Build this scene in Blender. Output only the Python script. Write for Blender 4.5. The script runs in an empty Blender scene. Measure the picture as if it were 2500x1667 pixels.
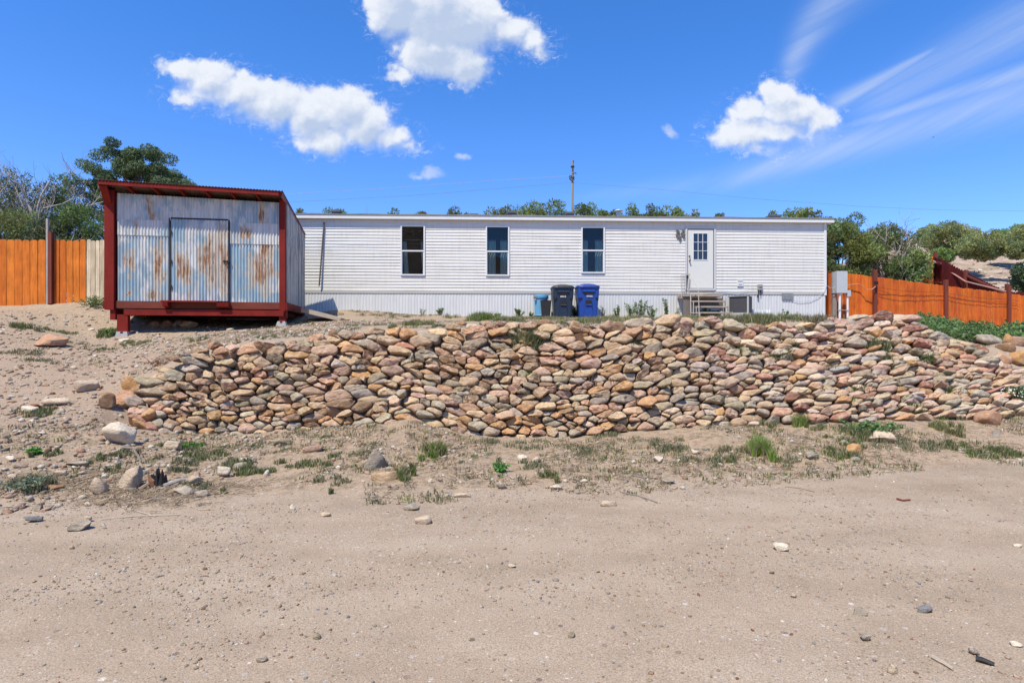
import bpy, bmesh, math, random
import numpy as np
from mathutils import Vector, Matrix
R = math.radians
F = 1400.0          # focal length in photograph pixels (2500 wide)
CH = 1.6            # eye height
rng = np.random.default_rng(7)
rnd = random.Random(11)
scene = bpy.context.scene
COL = scene.collection

# ------------------------------------------------------------------ helpers
class MB:
    """collects simple solids into one mesh"""
    def __init__(s): s.v = []; s.f = []; s.sm = False
    def add(s, vs, fs):
        o = len(s.v); s.v.extend([tuple(p) for p in vs]); s.f.extend([tuple(i + o for i in f) for f in fs])
    def box(s, a, b, M=None):
        (x0, y0, z0), (x1, y1, z1) = a, b
        vs = [(x0,y0,z0),(x1,y0,z0),(x1,y1,z0),(x0,y1,z0),(x0,y0,z1),(x1,y0,z1),(x1,y1,z1),(x0,y1,z1)]
        if M is not None: vs = [tuple(M @ Vector(p)) for p in vs]
        s.add(vs, [(0,3,2,1),(4,5,6,7),(0,1,5,4),(1,2,6,5),(2,3,7,6),(3,0,4,7)]); return s
    def hexa(s, bot, top):
        s.add(list(bot) + list(top), [(3,2,1,0),(4,5,6,7),(0,1,5,4),(1,2,6,5),(2,3,7,6),(3,0,4,7)]); return s
    def tube(s, pts, rad, n=8, cap=True):
        pts = [Vector(p) for p in pts]
        rads = rad if isinstance(rad, (list, tuple)) else [rad] * len(pts)
        o = len(s.v)
        for i, p in enumerate(pts):
            d = (pts[min(i+1, len(pts)-1)] - pts[max(i-1, 0)])
            if d.length < 1e-9: d = Vector((0,0,1))
            d.normalize()
            a = d.cross(Vector((0,0,1)) if abs(d.z) < .9 else Vector((1,0,0))).normalized(); b = d.cross(a)
            for k in range(n):
                t = 2*math.pi*k/n
                s.v.append(tuple(p + (a*math.cos(t) + b*math.sin(t))*rads[i]))
        for i in range(len(pts)-1):
            for k in range(n):
                k2 = (k+1) % n
                s.f.append((o+i*n+k, o+i*n+k2, o+(i+1)*n+k2, o+(i+1)*n+k))
        if cap:
            s.f.append(tuple(o+k for k in range(n))[::-1]); s.f.append(tuple(o+(len(pts)-1)*n+k for k in range(n)))
        return s
    def sheet(s, prof, ax, length, th=0.0):
        return s
    def build(s, name, mat, parent=None, smooth=False, col=None):
        return mesh_obj(name, s.v, s.f, mat, parent, smooth, col)

def mesh_obj(name, v, f, mat, parent=None, smooth=False, col=None):
    me = bpy.data.meshes.new(name)
    me.from_pydata(v if isinstance(v, list) else v.tolist(), [], f if isinstance(f, list) else f.tolist())
    if col is not None:
        at = me.color_attributes.new('Col', 'FLOAT_COLOR', 'POINT')
        c = np.ones((len(me.vertices), 4), np.float32); c[:, :3] = col
        at.data.foreach_set('color', c.ravel())
    if smooth: me.polygons.foreach_set('use_smooth', [True]*len(me.polygons))
    me.materials.append(mat)
    o = bpy.data.objects.new(name, me); COL.objects.link(o)
    if parent is not None: o.parent = parent
    return o

def big_mesh(name, V, Fc, mat, parent=None, smooth=False, col=None):
    """fast numpy mesh, Fc (n,k) all k-gons"""
    me = bpy.data.meshes.new(name)
    V = np.asarray(V, np.float32); Fc = np.asarray(Fc, np.int32); n, k = Fc.shape
    me.vertices.add(len(V)); me.vertices.foreach_set('co', V.ravel())
    me.loops.add(n*k); me.loops.foreach_set('vertex_index', Fc.ravel())
    me.polygons.add(n); me.polygons.foreach_set('loop_start', np.arange(0, n*k, k, dtype=np.int32))
    me.polygons.foreach_set('loop_total', np.full(n, k, np.int32))
    if smooth: me.polygons.foreach_set('use_smooth', np.ones(n, bool))
    me.update(calc_edges=True); me.validate()
    if col is not None:
        at = me.color_attributes.new('Col', 'FLOAT_COLOR', 'POINT')
        c = np.ones((len(V), 4), np.float32); c[:, :3] = col
        at.data.foreach_set('color', c.ravel())
    me.materials.append(mat)
    o = bpy.data.objects.new(name, me); COL.objects.link(o)
    if parent is not None: o.parent = parent
    return o

def thing(name, label, cat, loc=(0,0,0), rz=0, group=None):
    o = bpy.data.objects.new(name, None); COL.objects.link(o); o.empty_display_size = .2
    o.location = loc; o.rotation_euler = (0, 0, rz)
    return tag(o, label, cat, group)
def tag(o, label=None, cat=None, group=None, kind=None):
    if label: o['label'] = label
    if cat: o['category'] = cat
    if group: o['group'] = group
    if kind: o['kind'] = kind
    return o

# ------------------------------------------------------------------ numpy noise
def _h(ix, iy, iz, s):
    n = (ix.astype(np.int64)*374761393 + iy.astype(np.int64)*668265263 + iz.astype(np.int64)*2147483647 + s*974711) & 0xffffffff
    n = ((n ^ (n >> 13)) * 1274126177) & 0xffffffff
    n = ((n ^ (n >> 16)) * 2246822519) & 0xffffffff
    return ((n ^ (n >> 15)) & 0xffffff) / float(0xffffff)
def noise3(x, y, z, s=0):
    x = np.asarray(x, float); y = np.asarray(y, float)+0*x; z = np.asarray(z, float)+0*x
    ix, iy, iz = np.floor(x), np.floor(y), np.floor(z)
    fx, fy, fz = x-ix, y-iy, z-iz
    fx = fx*fx*(3-2*fx); fy = fy*fy*(3-2*fy); fz = fz*fz*(3-2*fz)
    r = 0
    for a in (0, 1):
        for b in (0, 1):
            for c in (0, 1):
                w = (fx if a else 1-fx)*(fy if b else 1-fy)*(fz if c else 1-fz)
                r = r + w*_h(ix+a, iy+b, iz+c, s)
    return r*2-1
def fbm(x, y, z=0, s=0, o=4, g=.5):
    r = 0; a = 1; t = 0
    for i in range(o):
        r = r + a*noise3(np.asarray(x)*2**i, np.asarray(y)*2**i, np.asarray(z)*2**i, s+i*17); t += a; a *= g
    return r/t

# ------------------------------------------------------------------ terrain from measured profiles
def zp(py, Y): return CH - (py-833.5)/F*Y
def P(Y, py): return (Y, zp(py, Y))
FARL = [(26,3.2),(40,4.2),(62,5.0),(120,3.0),(420,-4)]
FARC = [(26,3.0),(40,6.0),(55,8.5),(120,6.0),(420,-4)]
FARR = [(26,2.6),(40,6.5),(55,11.6),(120,9.0),(420,-4)]
cols = [
 (-900,[(5.2,0),(7.0,.3),(8.6,.7),(10,1.1),(12.5,1.8),(14.5,2.4),(16.5,2.75)]+FARL),
 (0,   [(5.4,.02),P(6.6,1120),P(8.2,1020),P(9.6,940),P(12,845),P(14.5,775),P(16.2,745)]+FARL),
 (230, [(5.8,.02),P(7,1110),P(8.4,1020),P(9.4,950),P(12,865),P(14.3,826),P(16.4,738)]+FARL),
 (340, [(5.9,.02),P(7.2,1100),P(8.9,1040),P(9.6,935),P(12,862),P(14.3,824),P(16.5,760)]+FARL),
 (470, [(5.9,.02),(7.3,.12),P(9.05,1055),P(9.45,868),P(12,845),P(14.6,815),P(17.2,772)]+FARL),
 (600, [(5.8,.02),(7.4,.1),P(9.1,1052),P(9.6,838),P(12,822),P(15,805),P(18.7,775)]+FARC),
 (850, [(5.7,.02),(7.4,.12),P(9.15,1035),P(9.75,814),P(13,798),P(15.5,784),P(18.8,755)]+FARC),
 (1000,[(5.7,.02),(7.4,.14),P(9.05,1022),P(9.85,810),P(13,793),P(16,781),P(18.9,767)]+FARC),
 (1130,[(5.7,.02),(7.4,.08),P(9.2,1055),P(9.9,802),P(13,788),P(16,780),P(18.95,773)]+FARC),
 (1400,[(5.9,.02),(7.5,.06),P(9.25,1062),P(10,800),P(13,787),P(16,780),P(19.05,776)]+FARC),
 (1700,[(6.3,.02),(7.8,.1),P(9.35,1035),P(10.1,788),P(13,783),P(16,779),P(19.2,777)]+FARC),
 (2020,[(6.7,.02),(8.0,.13),P(9.5,1025),P(10.8,790),P(13,785),P(16,781),P(19.4,779)]+FARC),
 (2200,[(7.0,.02),(8.3,.15),P(9.6,1020),P(11.1,780),P(13.5,784),P(16,785),P(20.4,786)]+FARR),
 (2300,[(7.1,.02),(8.4,.15),P(9.7,1020),P(11.2,828),(13.5,1.8),(16.5,1.95),(21,2.1)]+FARR),
 (2400,[(7.3,.02),(8.6,.17),P(9.8,1015),P(11.5,856),(13.5,1.66),(16.5,1.8),(21.6,1.95)]+FARR),
 (2500,[(7.4,.02),(8.8,.18),P(10,1010),P(11.8,835),(13.5,1.72),(16.5,1.8),(22.2,1.9)]+FARR),
 (3300,[(7.6,.02),(9.0,.2),(10.3,.4),(12,1.4),(13.5,1.7),(16.5,1.8),(22.5,1.9)]+FARR)]
CU = np.array([(c[0]-1250)/F for c in cols])
CY = np.array([[q[0] for q in c[1]] for c in cols]); CZ = np.array([[q[1] for q in c[1]] for c in cols])
def colat(u, i): return np.interp(u, CU, CY[:, i]), np.interp(u, CU, CZ[:, i])
def height(X, Y, detail=True):
    X = np.asarray(X, float); Y = np.asarray(Y, float)
    u = X/np.maximum(Y, 2.0)
    Z = np.zeros_like(u); py = np.full_like(u, 2.0); pz = np.zeros_like(u)
    for i in range(CY.shape[1]):
        cy, cz = colat(u, i)
        t = (Y-py)/(cy-py)
        m = (Y >= py)
        tt = np.clip(t, 0, 1)
        Z = np.where(m, pz+(cz-pz)*tt, Z)
        py, pz = cy, cz
    if detail:
        e1, _ = colat(u, 0); w = np.clip((Y-e1+.4)/1.2, 0, 1)
        far = np.clip((Y-24)/20, 0, 1)
        Z = Z + w*(.035*fbm(X*.9, Y*.9, 0, 3, 3)+.016*fbm(X*5, Y*5, 0, 9, 3)+.010*np.maximum(fbm(X*13, Y*13, 0, 19, 2), -.1)) + far*.6*fbm(X*.12, Y*.12, 0, 5, 3)
        Z = Z + (1-w)*(.012*fbm(X*.7, Y*1.6, 0, 21, 3)) + .006*fbm(X*7, Y*7, 0, 31, 2)
        Z = Z + np.clip((-Y-12)/50, 0, 1)**1.2*24*np.clip((26-X)/30, .25, 1)*(1+.35*fbm(X*.08, Y*.08, 0, 61, 3))  # unseen ridge added behind the camera to darken the window reflections
        # windrow of loose stones and dirt along the left bank
    return Z
def gz(x, y): return float(height(np.array([x]), np.array([y]))[0])
def hit(px, py, ymin=2.2, ymax=70):
    u = (px-1250)/F; w = (833.5-py)/F
    Ys = np.arange(ymin, ymax, .01)
    d = CH+w*Ys - height(u*Ys, Ys)
    k = np.argmax(d < 0) if (d < 0).any() else len(Ys)-1
    Y = float(Ys[k]); return u*Y, Y, gz(u*Y, Y)

# ------------------------------------------------------------------ node helper
class E:
    nt = None
    def __init__(s, sock): s.s = sock
    @staticmethod
    def m(op, *a, clamp=False):
        n = E.nt.nodes.new('ShaderNodeMath'); n.operation = op; n.use_clamp = clamp
        for i, x in enumerate(a):
            if isinstance(x, E): E.nt.links.new(x.s, n.inputs[i])
            else: n.inputs[i].default_value = float(x)
        return E(n.outputs[0])
    def __add__(s, o): return E.m('ADD', s, o)
    def __radd__(s, o): return E.m('ADD', o, s)
    def __sub__(s, o): return E.m('SUBTRACT', s, o)
    def __rsub__(s, o): return E.m('SUBTRACT', o, s)
    def __mul__(s, o): return E.m('MULTIPLY', s, o)
    def __rmul__(s, o): return E.m('MULTIPLY', o, s)
    def __truediv__(s, o): return E.m('DIVIDE', s, o)
def smooth01(x, a, b):
    n = E.nt.nodes.new('ShaderNodeMapRange'); n.interpolation_type = 'SMOOTHSTEP'; n.clamp = True
    E.nt.links.new(x.s, n.inputs[0]); n.inputs[1].default_value = a; n.inputs[2].default_value = b
    n.inputs[3].default_value = 0; n.inputs[4].default_value = 1
    return E(n.outputs[0])
def lin01(x, a, b, c=0, d=1):
    n = E.nt.nodes.new('ShaderNodeMapRange'); n.clamp = True
    E.nt.links.new(x.s, n.inputs[0]); n.inputs[1].default_value = a; n.inputs[2].default_value = b
    n.inputs[3].default_value = c; n.inputs[4].default_value = d
    return E(n.outputs[0])
def vec(x, y, z=0):
    n = E.nt.nodes.new('ShaderNodeCombineXYZ')
    for i, a in enumerate((x, y, z)):
        if isinstance(a, E): E.nt.links.new(a.s, n.inputs[i])
        else: n.inputs[i].default_value = float(a)
    return E(n.outputs[0])
def vmap(v, scale=(1,1,1), loc=(0,0,0)):
    n = E.nt.nodes.new('ShaderNodeMapping'); E.nt.links.new(v.s, n.inputs[0])
    n.inputs['Scale'].default_value = scale; n.inputs['Location'].default_value = loc
    return E(n.outputs[0])
def tnoise(v, scale, detail=4, rough=.5, dist=0):
    n = E.nt.nodes.new('ShaderNodeTexNoise'); E.nt.links.new(v.s, n.inputs['Vector'])
    n.inputs['Scale'].default_value = scale; n.inputs['Detail'].default_value = detail
    n.inputs['Roughness'].default_value = rough; n.inputs['Distortion'].default_value = dist
    return E(n.outputs['Fac']), E(n.outputs['Color'])
def tvor(v, scale, feat='F1', rand=1):
    n = E.nt.nodes.new('ShaderNodeTexVoronoi'); n.feature = feat; E.nt.links.new(v.s, n.inputs['Vector'])
    n.inputs['Scale'].default_value = scale; n.inputs['Randomness'].default_value = rand
    return E(n.outputs['Distance']), (E(n.outputs['Color']) if feat != 'DISTANCE_TO_EDGE' else None)
def sep(v):
    n = E.nt.nodes.new('ShaderNodeSeparateXYZ'); E.nt.links.new(v.s, n.inputs[0]); return [E(o) for o in n.outputs]
def mixc(f, a, b, bt='MIX'):
    n = E.nt.nodes.new('ShaderNodeMix'); n.data_type = 'RGBA'; n.blend_type = bt
    for i, x in ((0, f), (6, a), (7, b)):
        if isinstance(x, E): E.nt.links.new(x.s, n.inputs[i])
        elif i == 0: n.inputs[0].default_value = x
        else: n.inputs[i].default_value = (*x, 1)
    return E(n.outputs[2])
def ramp(f, stops, interp='LINEAR'):
    n = E.nt.nodes.new('ShaderNodeValToRGB'); E.nt.links.new(f.s, n.inputs[0]); cr = n.color_ramp; cr.interpolation = interp
    while len(cr.elements) < len(stops): cr.elements.new(.5)
    for e, (p, c) in zip(cr.elements, stops): e.position = p; e.color = (*c, 1)
    return E(n.outputs[0])
def coord(which='Object'):
    n = E.nt.nodes.new('ShaderNodeTexCoord'); return E(n.outputs[which])
def wpos():
    n = E.nt.nodes.new('ShaderNodeNewGeometry'); return E(n.outputs['Position'])
def attr(name='Col'):
    n = E.nt.nodes.new('ShaderNodeAttribute'); n.attribute_name = name; return E(n.outputs['Color'])
KA_ = .80      # overall albedo calibration
def mat(name, fn=None, color=(.5,.5,.5), rough=.7, metal=0, bump=None, spec=.5, k=None):
    k = KA_ if k is None else k
    m = bpy.data.materials.new(name); m.use_nodes = True; E.nt = m.node_tree
    b = m.node_tree.nodes['Principled BSDF']
    b.inputs['Roughness'].default_value = rough; b.inputs['Metallic'].default_value = metal
    b.inputs['Specular IOR Level'].default_value = spec
    b.inputs['Base Color'].default_value = (*[q*k for q in color], 1)
    if fn:
        r = fn(b)
        if isinstance(r, dict):
            if 'c' in r: m.node_tree.links.new(mixc(1, r['c'], (k,k,k), 'MULTIPLY').s, b.inputs['Base Color'])
            if 'r' in r: m.node_tree.links.new(r['r'].s, b.inputs['Roughness'])
            if 'b' in r:
                bn = m.node_tree.nodes.new('ShaderNodeBump'); bn.inputs['Distance'].default_value = r.get('d', .01)
                bn.inputs['Strength'].default_value = r.get('bs', 1)
                m.node_tree.links.new(r['b'].s, bn.inputs['Height']); m.node_tree.links.new(bn.outputs[0], b.inputs['Normal'])
        elif r is not None: m.node_tree.links.new(r.s, b.inputs['Base Color'])
    return m
def varied(name, color, amt=.25, scale=6, rough=.7, metal=0, stretch=(1,1,1), bump=.003, spec=.4, k=None):
    c = np.array(color)
    def fn(b):
        v = vmap(coord(), stretch); n1, _ = tnoise(v, scale, 6, .6); n2, _ = tnoise(v, scale*9, 3, .6)
        f = n1*.65+n2*.35
        return {'c': ramp(f, [(.3, tuple(c*(1-amt))), (.5, tuple(c)), (.7, tuple(np.minimum(c*(1+amt), .95)))]), 'b': f, 'd': bump}
    return mat(name, fn, rough=rough, metal=metal, spec=spec, k=k)
# ------------------------------------------------------------------ materials
def _ground(b):
    p = wpos(); x, y, z = sep(p)
    big, _ = tnoise(vmap(p, (.35,1.3,1)), .8, 3, .6); mid, _ = tnoise(p, 2.2, 4, .6); fine, _ = tnoise(p, 45, 3, .65)
    c = ramp(mid*.4+big*.6, [(.34, (.335,.255,.178)), (.5, (.405,.313,.225)), (.66, (.455,.362,.268))])
    msk = attr('Col'); r, g, bl = sep(msk)
    red = mixc(mid, (.32,.225,.155), (.43,.32,.23))
    c = mixc(g*.8, c, red)                                   # pinkish rubble soil on the left bank
    litter_gap_shade = ramp(tnoise(p, 9, 4, .7)[0], [(.36, (.20,.15,.095)), (.56, (.43,.31,.205))])
    c = mixc(r*lin01(mid, .28, .50), c, litter_gap_shade)   # litter and organic soil; painted shade behind the wall stones
    # pebbles of several sizes, each its own colour
    h = fine*.5
    for sc, th, am in ((14, .30, .9), (34, .38, .85), (80, .42, .75)):
        d, cc = tvor(p, sc); cr, cg, cb = sep(cc)
        ins = smooth01(d*(-1)+(th*.9)*(cr*.9+.25), 0, .06)
        pc = ramp(cg, [(0,(.15,.12,.10)), (.25,(.27,.20,.15)), (.5,(.52,.43,.34)), (.75,(.38,.35,.32)), (1,(.68,.62,.54))])
        on = ins*lin01(cb, .35, .5)
        c = mixc(on*am, c, pc); h = h+on*(.8*10/sc)
    sp = lin01(tnoise(p, 130, 2, .5)[0], .3, .7, .68, 1.28)
    c = mixc(1, c, vec(sp, sp, sp), 'MULTIPLY')
    return {'c': c, 'b': fine*.5+mid*.5, 'd': .012, 'bs': .9}
M_ground = mat('soil', _ground, rough=.95, spec=.1)
def _hill(b):
    p = wpos(); n, _ = tnoise(p, .9, 6, .65); d, cc = tvor(p, 3.2); r, g, bb = sep(cc)
    c = ramp(n, [(.3,(.30,.215,.155)),(.5,(.44,.33,.255)),(.7,(.54,.43,.35))])
    c = mixc(smooth01(.33-d, 0, .08)*lin01(r, .45, .55), c, ramp(g, [(0,(.33,.26,.2)),(1,(.62,.52,.43))]))
    c = mixc(lin01(tnoise(p, .5, 4, .7)[0], .52, .66, 0, .7), c, (.20,.19,.10))
    return {'c': c, 'b': n-d*.4, 'd': .15}
M_hill = mat('hill_soil', _hill, rough=.95, spec=.1)
def _stone(b):
    p = wpos(); a = attr('Col')
    n, nc = tnoise(p, 9, 4, .65); n2, _ = tnoise(vmap(p, (1,1,3.0)), 20, 5, .75); n3 = n2
    f = lin01(n2*.6+n*.4, .33, .68, .60, 1.35)
    c = mixc(1, a, vec(f, f*1.0, f*.97), 'MULTIPLY')
    c = mixc(lin01(n, .50, .68, 0, .5), c, (.57,.46,.36))
    c = mixc(lin01(n2, .36, .26, 0, .65), c, (.13,.10,.08))
    return {'c': c, 'b': n*.6+n2, 'd': .03, 'bs': 1.0}
M_stone = mat('field_stone', _stone, rough=.9, spec=.15, k=.98)
def _attrleaf(name, trans=.2, rough=.6):
    m = bpy.data.materials.new(name); m.use_nodes = True; E.nt = m.node_tree
    b = m.node_tree.nodes['Principled BSDF']; b.inputs['Roughness'].default_value = rough; b.inputs['Specular IOR Level'].default_value = .25
    a = mixc(1, attr('Col'), (.85,.85,.85), 'MULTIPLY'); m.node_tree.links.new(a.s, b.inputs['Base Color'])
    t = m.node_tree.nodes.new('ShaderNodeBsdfTranslucent'); m.node_tree.links.new(a.s, t.inputs[0])
    mx = m.node_tree.nodes.new('ShaderNodeMixShader'); mx.inputs[0].default_value = trans
    m.node_tree.links.new(b.outputs[0], mx.inputs[1]); m.node_tree.links.new(t.outputs[0], mx.inputs[2])
    m.node_tree.links.new(mx.outputs[0], m.node_tree.nodes['Material Output'].inputs[0]); return m
M_leaf = _attrleaf('juniper_leaf', .3); M_grass = _attrleaf('grass_blade', .35)
M_bark = varied('grey_bark', (.23,.19,.16), .35, 9, .9, stretch=(1,1,.2), bump=.01)
M_dead = varied('dead_wood', (.42,.38,.34), .25, 12, .9, stretch=(1,1,.3))
M_twig = varied('dry_twig', (.33,.24,.16), .35, 8, .9)
M_red = varied('oxblood_paint', (.235,.019,.012), .35, 3.2, .7, stretch=(1,1,.5), bump=.002, spec=.2)
M_redrim = varied('stained_rim_board', (.20,.04,.018), .35, 3, .7, stretch=(.4,1,2))
M_conc = varied('pier_concrete', (.42,.41,.39), .16, 14, .9, bump=.004)
def _galv(seed, blobs, blue=()):
    def fn(b):
        p = coord(); x, y, z = sep(p)
        v = vmap(p, (1,1,.09), (seed, 0, seed*.3)); s, _ = tnoise(v, 7, 4, .6); s2, _ = tnoise(v, 26, 3, .65)
        big, _ = tnoise(vmap(p, (1,1,.55), (seed*1.7, 0, 0)), 1.5, 4, .6)
        s3, _ = tnoise(vmap(p, (1,1,.03), (0,0,seed)), 13.2, 2, .5)
        c = ramp(s*.4+s2*.3+s3*.3, [(.34,(.29,.34,.36)), (.45,(.47,.51,.52)), (.55,(.65,.665,.63)), (.68,(.78,.76,.68))])
        c = mixc(smooth01(big, .46, .53)*.85, c, mixc(lin01(s, .4, .6), (.20,.32,.39), (.33,.45,.51)))     # bluish weathered zinc
        wh = smooth01(tnoise(vmap(p, (1.3,1,.30), (0, 0, seed)), 2.3, 5, .6)[0], .50, .60)
        c = mixc(wh*.6, c, mixc(lin01(s2, .35, .6), (.66,.645,.61), (.52,.53,.53)))
        w1 = tnoise(vmap(p, (1,1,.10), (seed*3, 0, 0)), 30, 4, .7)[0]
        for (cx, cz, rx, rz) in blue:
            dx = E.m('ABSOLUTE', (x-cx)/rx); dz = E.m('ABSOLUTE', (z-cz)/rz)
            f = 1.0-E.m('MAXIMUM', dx, dz)+(s-.5)*.9
            c = mixc(smooth01(f, .0, .12)*.85, c, mixc(lin01(s2, .35, .65), (.17,.30,.38), (.30,.45,.53)))
        _, wc = tnoise(vmap(p, (1,1,.5), (seed,0,seed)), 3.4, 4, .65); wr_, wg_, wb_ = sep(wc); wx1 = (wr_-.5)*.75; wz1 = (wg_-.5)*1.5
        tot = None
        for (cx, cz, rx, rz) in blobs:
            dx = (x+wx1-cx)/(rx*1.3); dz = (z+wz1-cz)/(rz*1.2)
            f = 1.0-(dx*dx+dz*dz)
            f = E.m('MULTIPLY', E.m('MAXIMUM', f, 0.0), 1.0)
            tot = f if tot is None else E.m('MAXIMUM', tot, f)
        if tot is not None:
            g = tot*.80+(w1-.5)*1.9
            c = mixc(smooth01(g, .0, .32)*.8, c, mixc(lin01(s2,.4,.6), (.58,.49,.36), (.42,.32,.22)))
            c = mixc(smooth01(g, .58, .80), c, mixc(lin01(w1, .5, .7), (.36,.18,.08), (.20,.085,.04)))
        spots, cc = tvor(vmap(p, (1,1,.8)), 6.5); r, g_, b_ = sep(cc)
        c = mixc(smooth01(.085-spots, 0, .03)*lin01(r, .4, .5)*.8, c, (.12,.085,.07))
        return {'c': c, 'r': lin01(s, .3, .7, .42, .7), 'b': s2, 'd': .002}
    return fn
def galv(name, seed, blobs, blue=()): 
    return mat(name, _galv(seed, blobs, blue), rough=.5, metal=0.0, spec=.5, k=.95)
M_roofrust = varied('rusty_roof_iron', (.17,.10,.075), .5, 4, .8, stretch=(1,.3,1), bump=.004)
def _boards(b):
    p = coord(); x, y, z = sep(p)
    v = vmap(p, (1,1,.08)); n, _ = tnoise(v, 14, 5, .65); n2, _ = tnoise(p, 3, 4, .6)
    c = ramp(n*.7+n2*.3, [(.35,(.22,.205,.18)), (.48,(.50,.485,.44)), (.7,(.70,.685,.63))])
    return {'c': c, 'b': n, 'd': .01}
M_boards = mat('whitewashed_boards', _boards, rough=.9)
M_raw = varied('raw_lumber', (.48,.40,.31), .25, 5, .85, stretch=(.3,1,3))
M_black = varied('black_iron', (.02,.018,.017), .3, 10, .6)
def _vinyl(b):
    p = coord(); n, _ = tnoise(vmap(p, (.35,1,2.2)), 2.2, 5, .6); n2, _ = tnoise(vmap(p, (2.5,1,.22)), 5, 4, .7)
    c = ramp(n*.5+n2*.5, [(.33,(.61,.58,.515)), (.5,(.71,.695,.635)), (.7,(.75,.74,.69))])
    return {'c': c, 'b': n, 'd': .006}
M_vinyl = mat('vinyl_siding', _vinyl, rough=.55, spec=.35, k=.93)
M_trim = varied('white_trim', (.74,.745,.72), .05, 4, .5, k=.93)
M_beige = varied('beige_band', (.56,.55,.50), .1, 3, .6, stretch=(.3,1,2))
def _skirt(b):
    p = coord(); x, y, z = sep(p); n, _ = tnoise(vmap(p, (3,1,.25)), 4, 5, .65)
    c = ramp(n, [(.3,(.60,.61,.60)), (.55,(.69,.70,.68)), (.75,(.74,.75,.73))])
    st = lin01(z, -.02, .30, 1, 0)*lin01(tnoise(p, 7, 5, .7)[0], .4, .65)
    c = mixc(st*.55, c, (.50,.41,.32))          # mud splashed on the foot of the sheets
    return {'c': c}
M_skirt = mat('white_skirting', _skirt, rough=.5, k=.90)
M_door = varied('door_paint', (.68,.68,.62), .03, 2, .45, k=.95)
M_dtrim = varied('door_casing', (.66,.66,.65), .04, 3, .5)
M_seal = mat('grey_seal', None, (.16,.16,.165), .7)
M_curt = varied('teal_curtain', (.50,.72,.72), .2, 6, .9, stretch=(4,1,.2))
M_room = mat('dim_room', None, (.10,.10,.10), .9)
M_rod = varied('curtain_rod', (.45,.36,.27), .1, 5, .5)
def _glass():
    m = bpy.data.materials.new('window_glass'); m.use_nodes = True; nt = m.node_tree
    nt.nodes.remove(nt.nodes['Principled BSDF'])
    g = nt.nodes.new('ShaderNodeBsdfGlossy'); g.inputs['Roughness'].default_value = .02
    t = nt.nodes.new('ShaderNodeBsdfTransparent'); t.inputs[0].default_value = (.80,.84,.84,1)
    fr = nt.nodes.new('ShaderNodeFresnel'); fr.inputs[0].default_value = 1.42
    mx = nt.nodes.new('ShaderNodeMixShader'); nt.links.new(fr.outputs[0], mx.inputs[0])
    nt.links.new(t.outputs[0], mx.inputs[1]); nt.links.new(g.outputs[0], mx.inputs[2])
    nt.links.new(mx.outputs[0], nt.nodes['Material Output'].inputs[0]); return m
M_glass = _glass()
M_roofgrey = varied('grey_roof_edge', (.26,.26,.23), .3, 3, .8, stretch=(.5,1,1))
M_ventgrey = varied('grey_vent_paint', (.12,.13,.15), .2, 5, .6)
M_galvp = varied('galvanised_pipe', (.55,.56,.58), .12, 5, .4, metal=.4)
M_boxgrey = varied('meter_box_paint', (.56,.59,.60), .06, 4, .45)
M_smallgrey = varied('weathered_grey_box', (.36,.36,.37), .2, 8, .6)
M_ac = mat('condenser_mesh', lambda b: {'c': ramp(tvor(vmap(coord(), (1,1,1)), 60)[0], [(.1,(.10,.10,.10)), (.6,(.045,.045,.048))])}, rough=.6)
M_acf = varied('condenser_frame', (.50,.50,.46), .1, 5, .5)
def pick(name, base, seed, amt=.3):
    c = np.array(base)
    def fn(b):
        p = coord(); a = attr('Col'); v = vmap(p, (1,1,.12), (seed,0,0))
        n, _ = tnoise(v, 18, 5, .65); k, _ = tnoise(p, 2.2, 4, .6)
        f = lin01(n*.6+k*.4, .3, .7, 1-amt, 1+amt*.8)
        cc = mixc(1, a, vec(f, f, f), 'MULTIPLY')
        kn, kc = tvor(vmap(p, (1,1,.6)), 3.1); cc = mixc(smooth01(.05-kn, 0, .025)*.7, cc, (.14,.05,.02))
        return {'c': cc, 'b': n, 'd': .004}
    return mat(name, fn, rough=.75, spec=.25)
M_pick = pick('stained_pickets', (.5,.2,.05), 3, .45)
M_maroon = varied('maroon_post', (.20,.045,.025), .25, 5, .8, stretch=(1,1,.3))
M_navy = varied('navy_plastic', (.022,.04,.075), .18, 4, .42); M_navylid = varied('black_plastic', (.045,.045,.05), .2, 4, .45)
M_blue = varied('blue_plastic', (.018,.075,.36), .15, 4, .4); M_bluelid = varied('blue_lid_plastic', (.035,.07,.30), .15, 4, .42)
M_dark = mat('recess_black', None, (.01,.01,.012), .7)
M_ltblue = varied('light_blue_plastic', (.16,.42,.66), .12, 4, .45)
M_char = varied('charcoal_plastic', (.03,.03,.034), .2, 4, .5)
M_white = varied('white_print', (.78,.78,.78), .05, 20, .5)
M_rail = varied('cream_metal_rail', (.55,.50,.43), .2, 8, .55)
M_tread = varied('worn_tread', (.47,.38,.30), .25, 7, .8)
M_sidepanel = varied('step_side_panel', (.20,.175,.15), .2, 5, .8, stretch=(1,1,.2))
M_pole = varied('pole_wood', (.34,.27,.22), .25, 4, .9, stretch=(1,1,.2))
M_wire = mat('cable', None, (.20,.25,.34), .6); M_wirel = mat('bare_cable', None, (.45,.50,.56), .5)
M_petal = mat('daisy_petal', None, (.80,.80,.78), .6)
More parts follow.
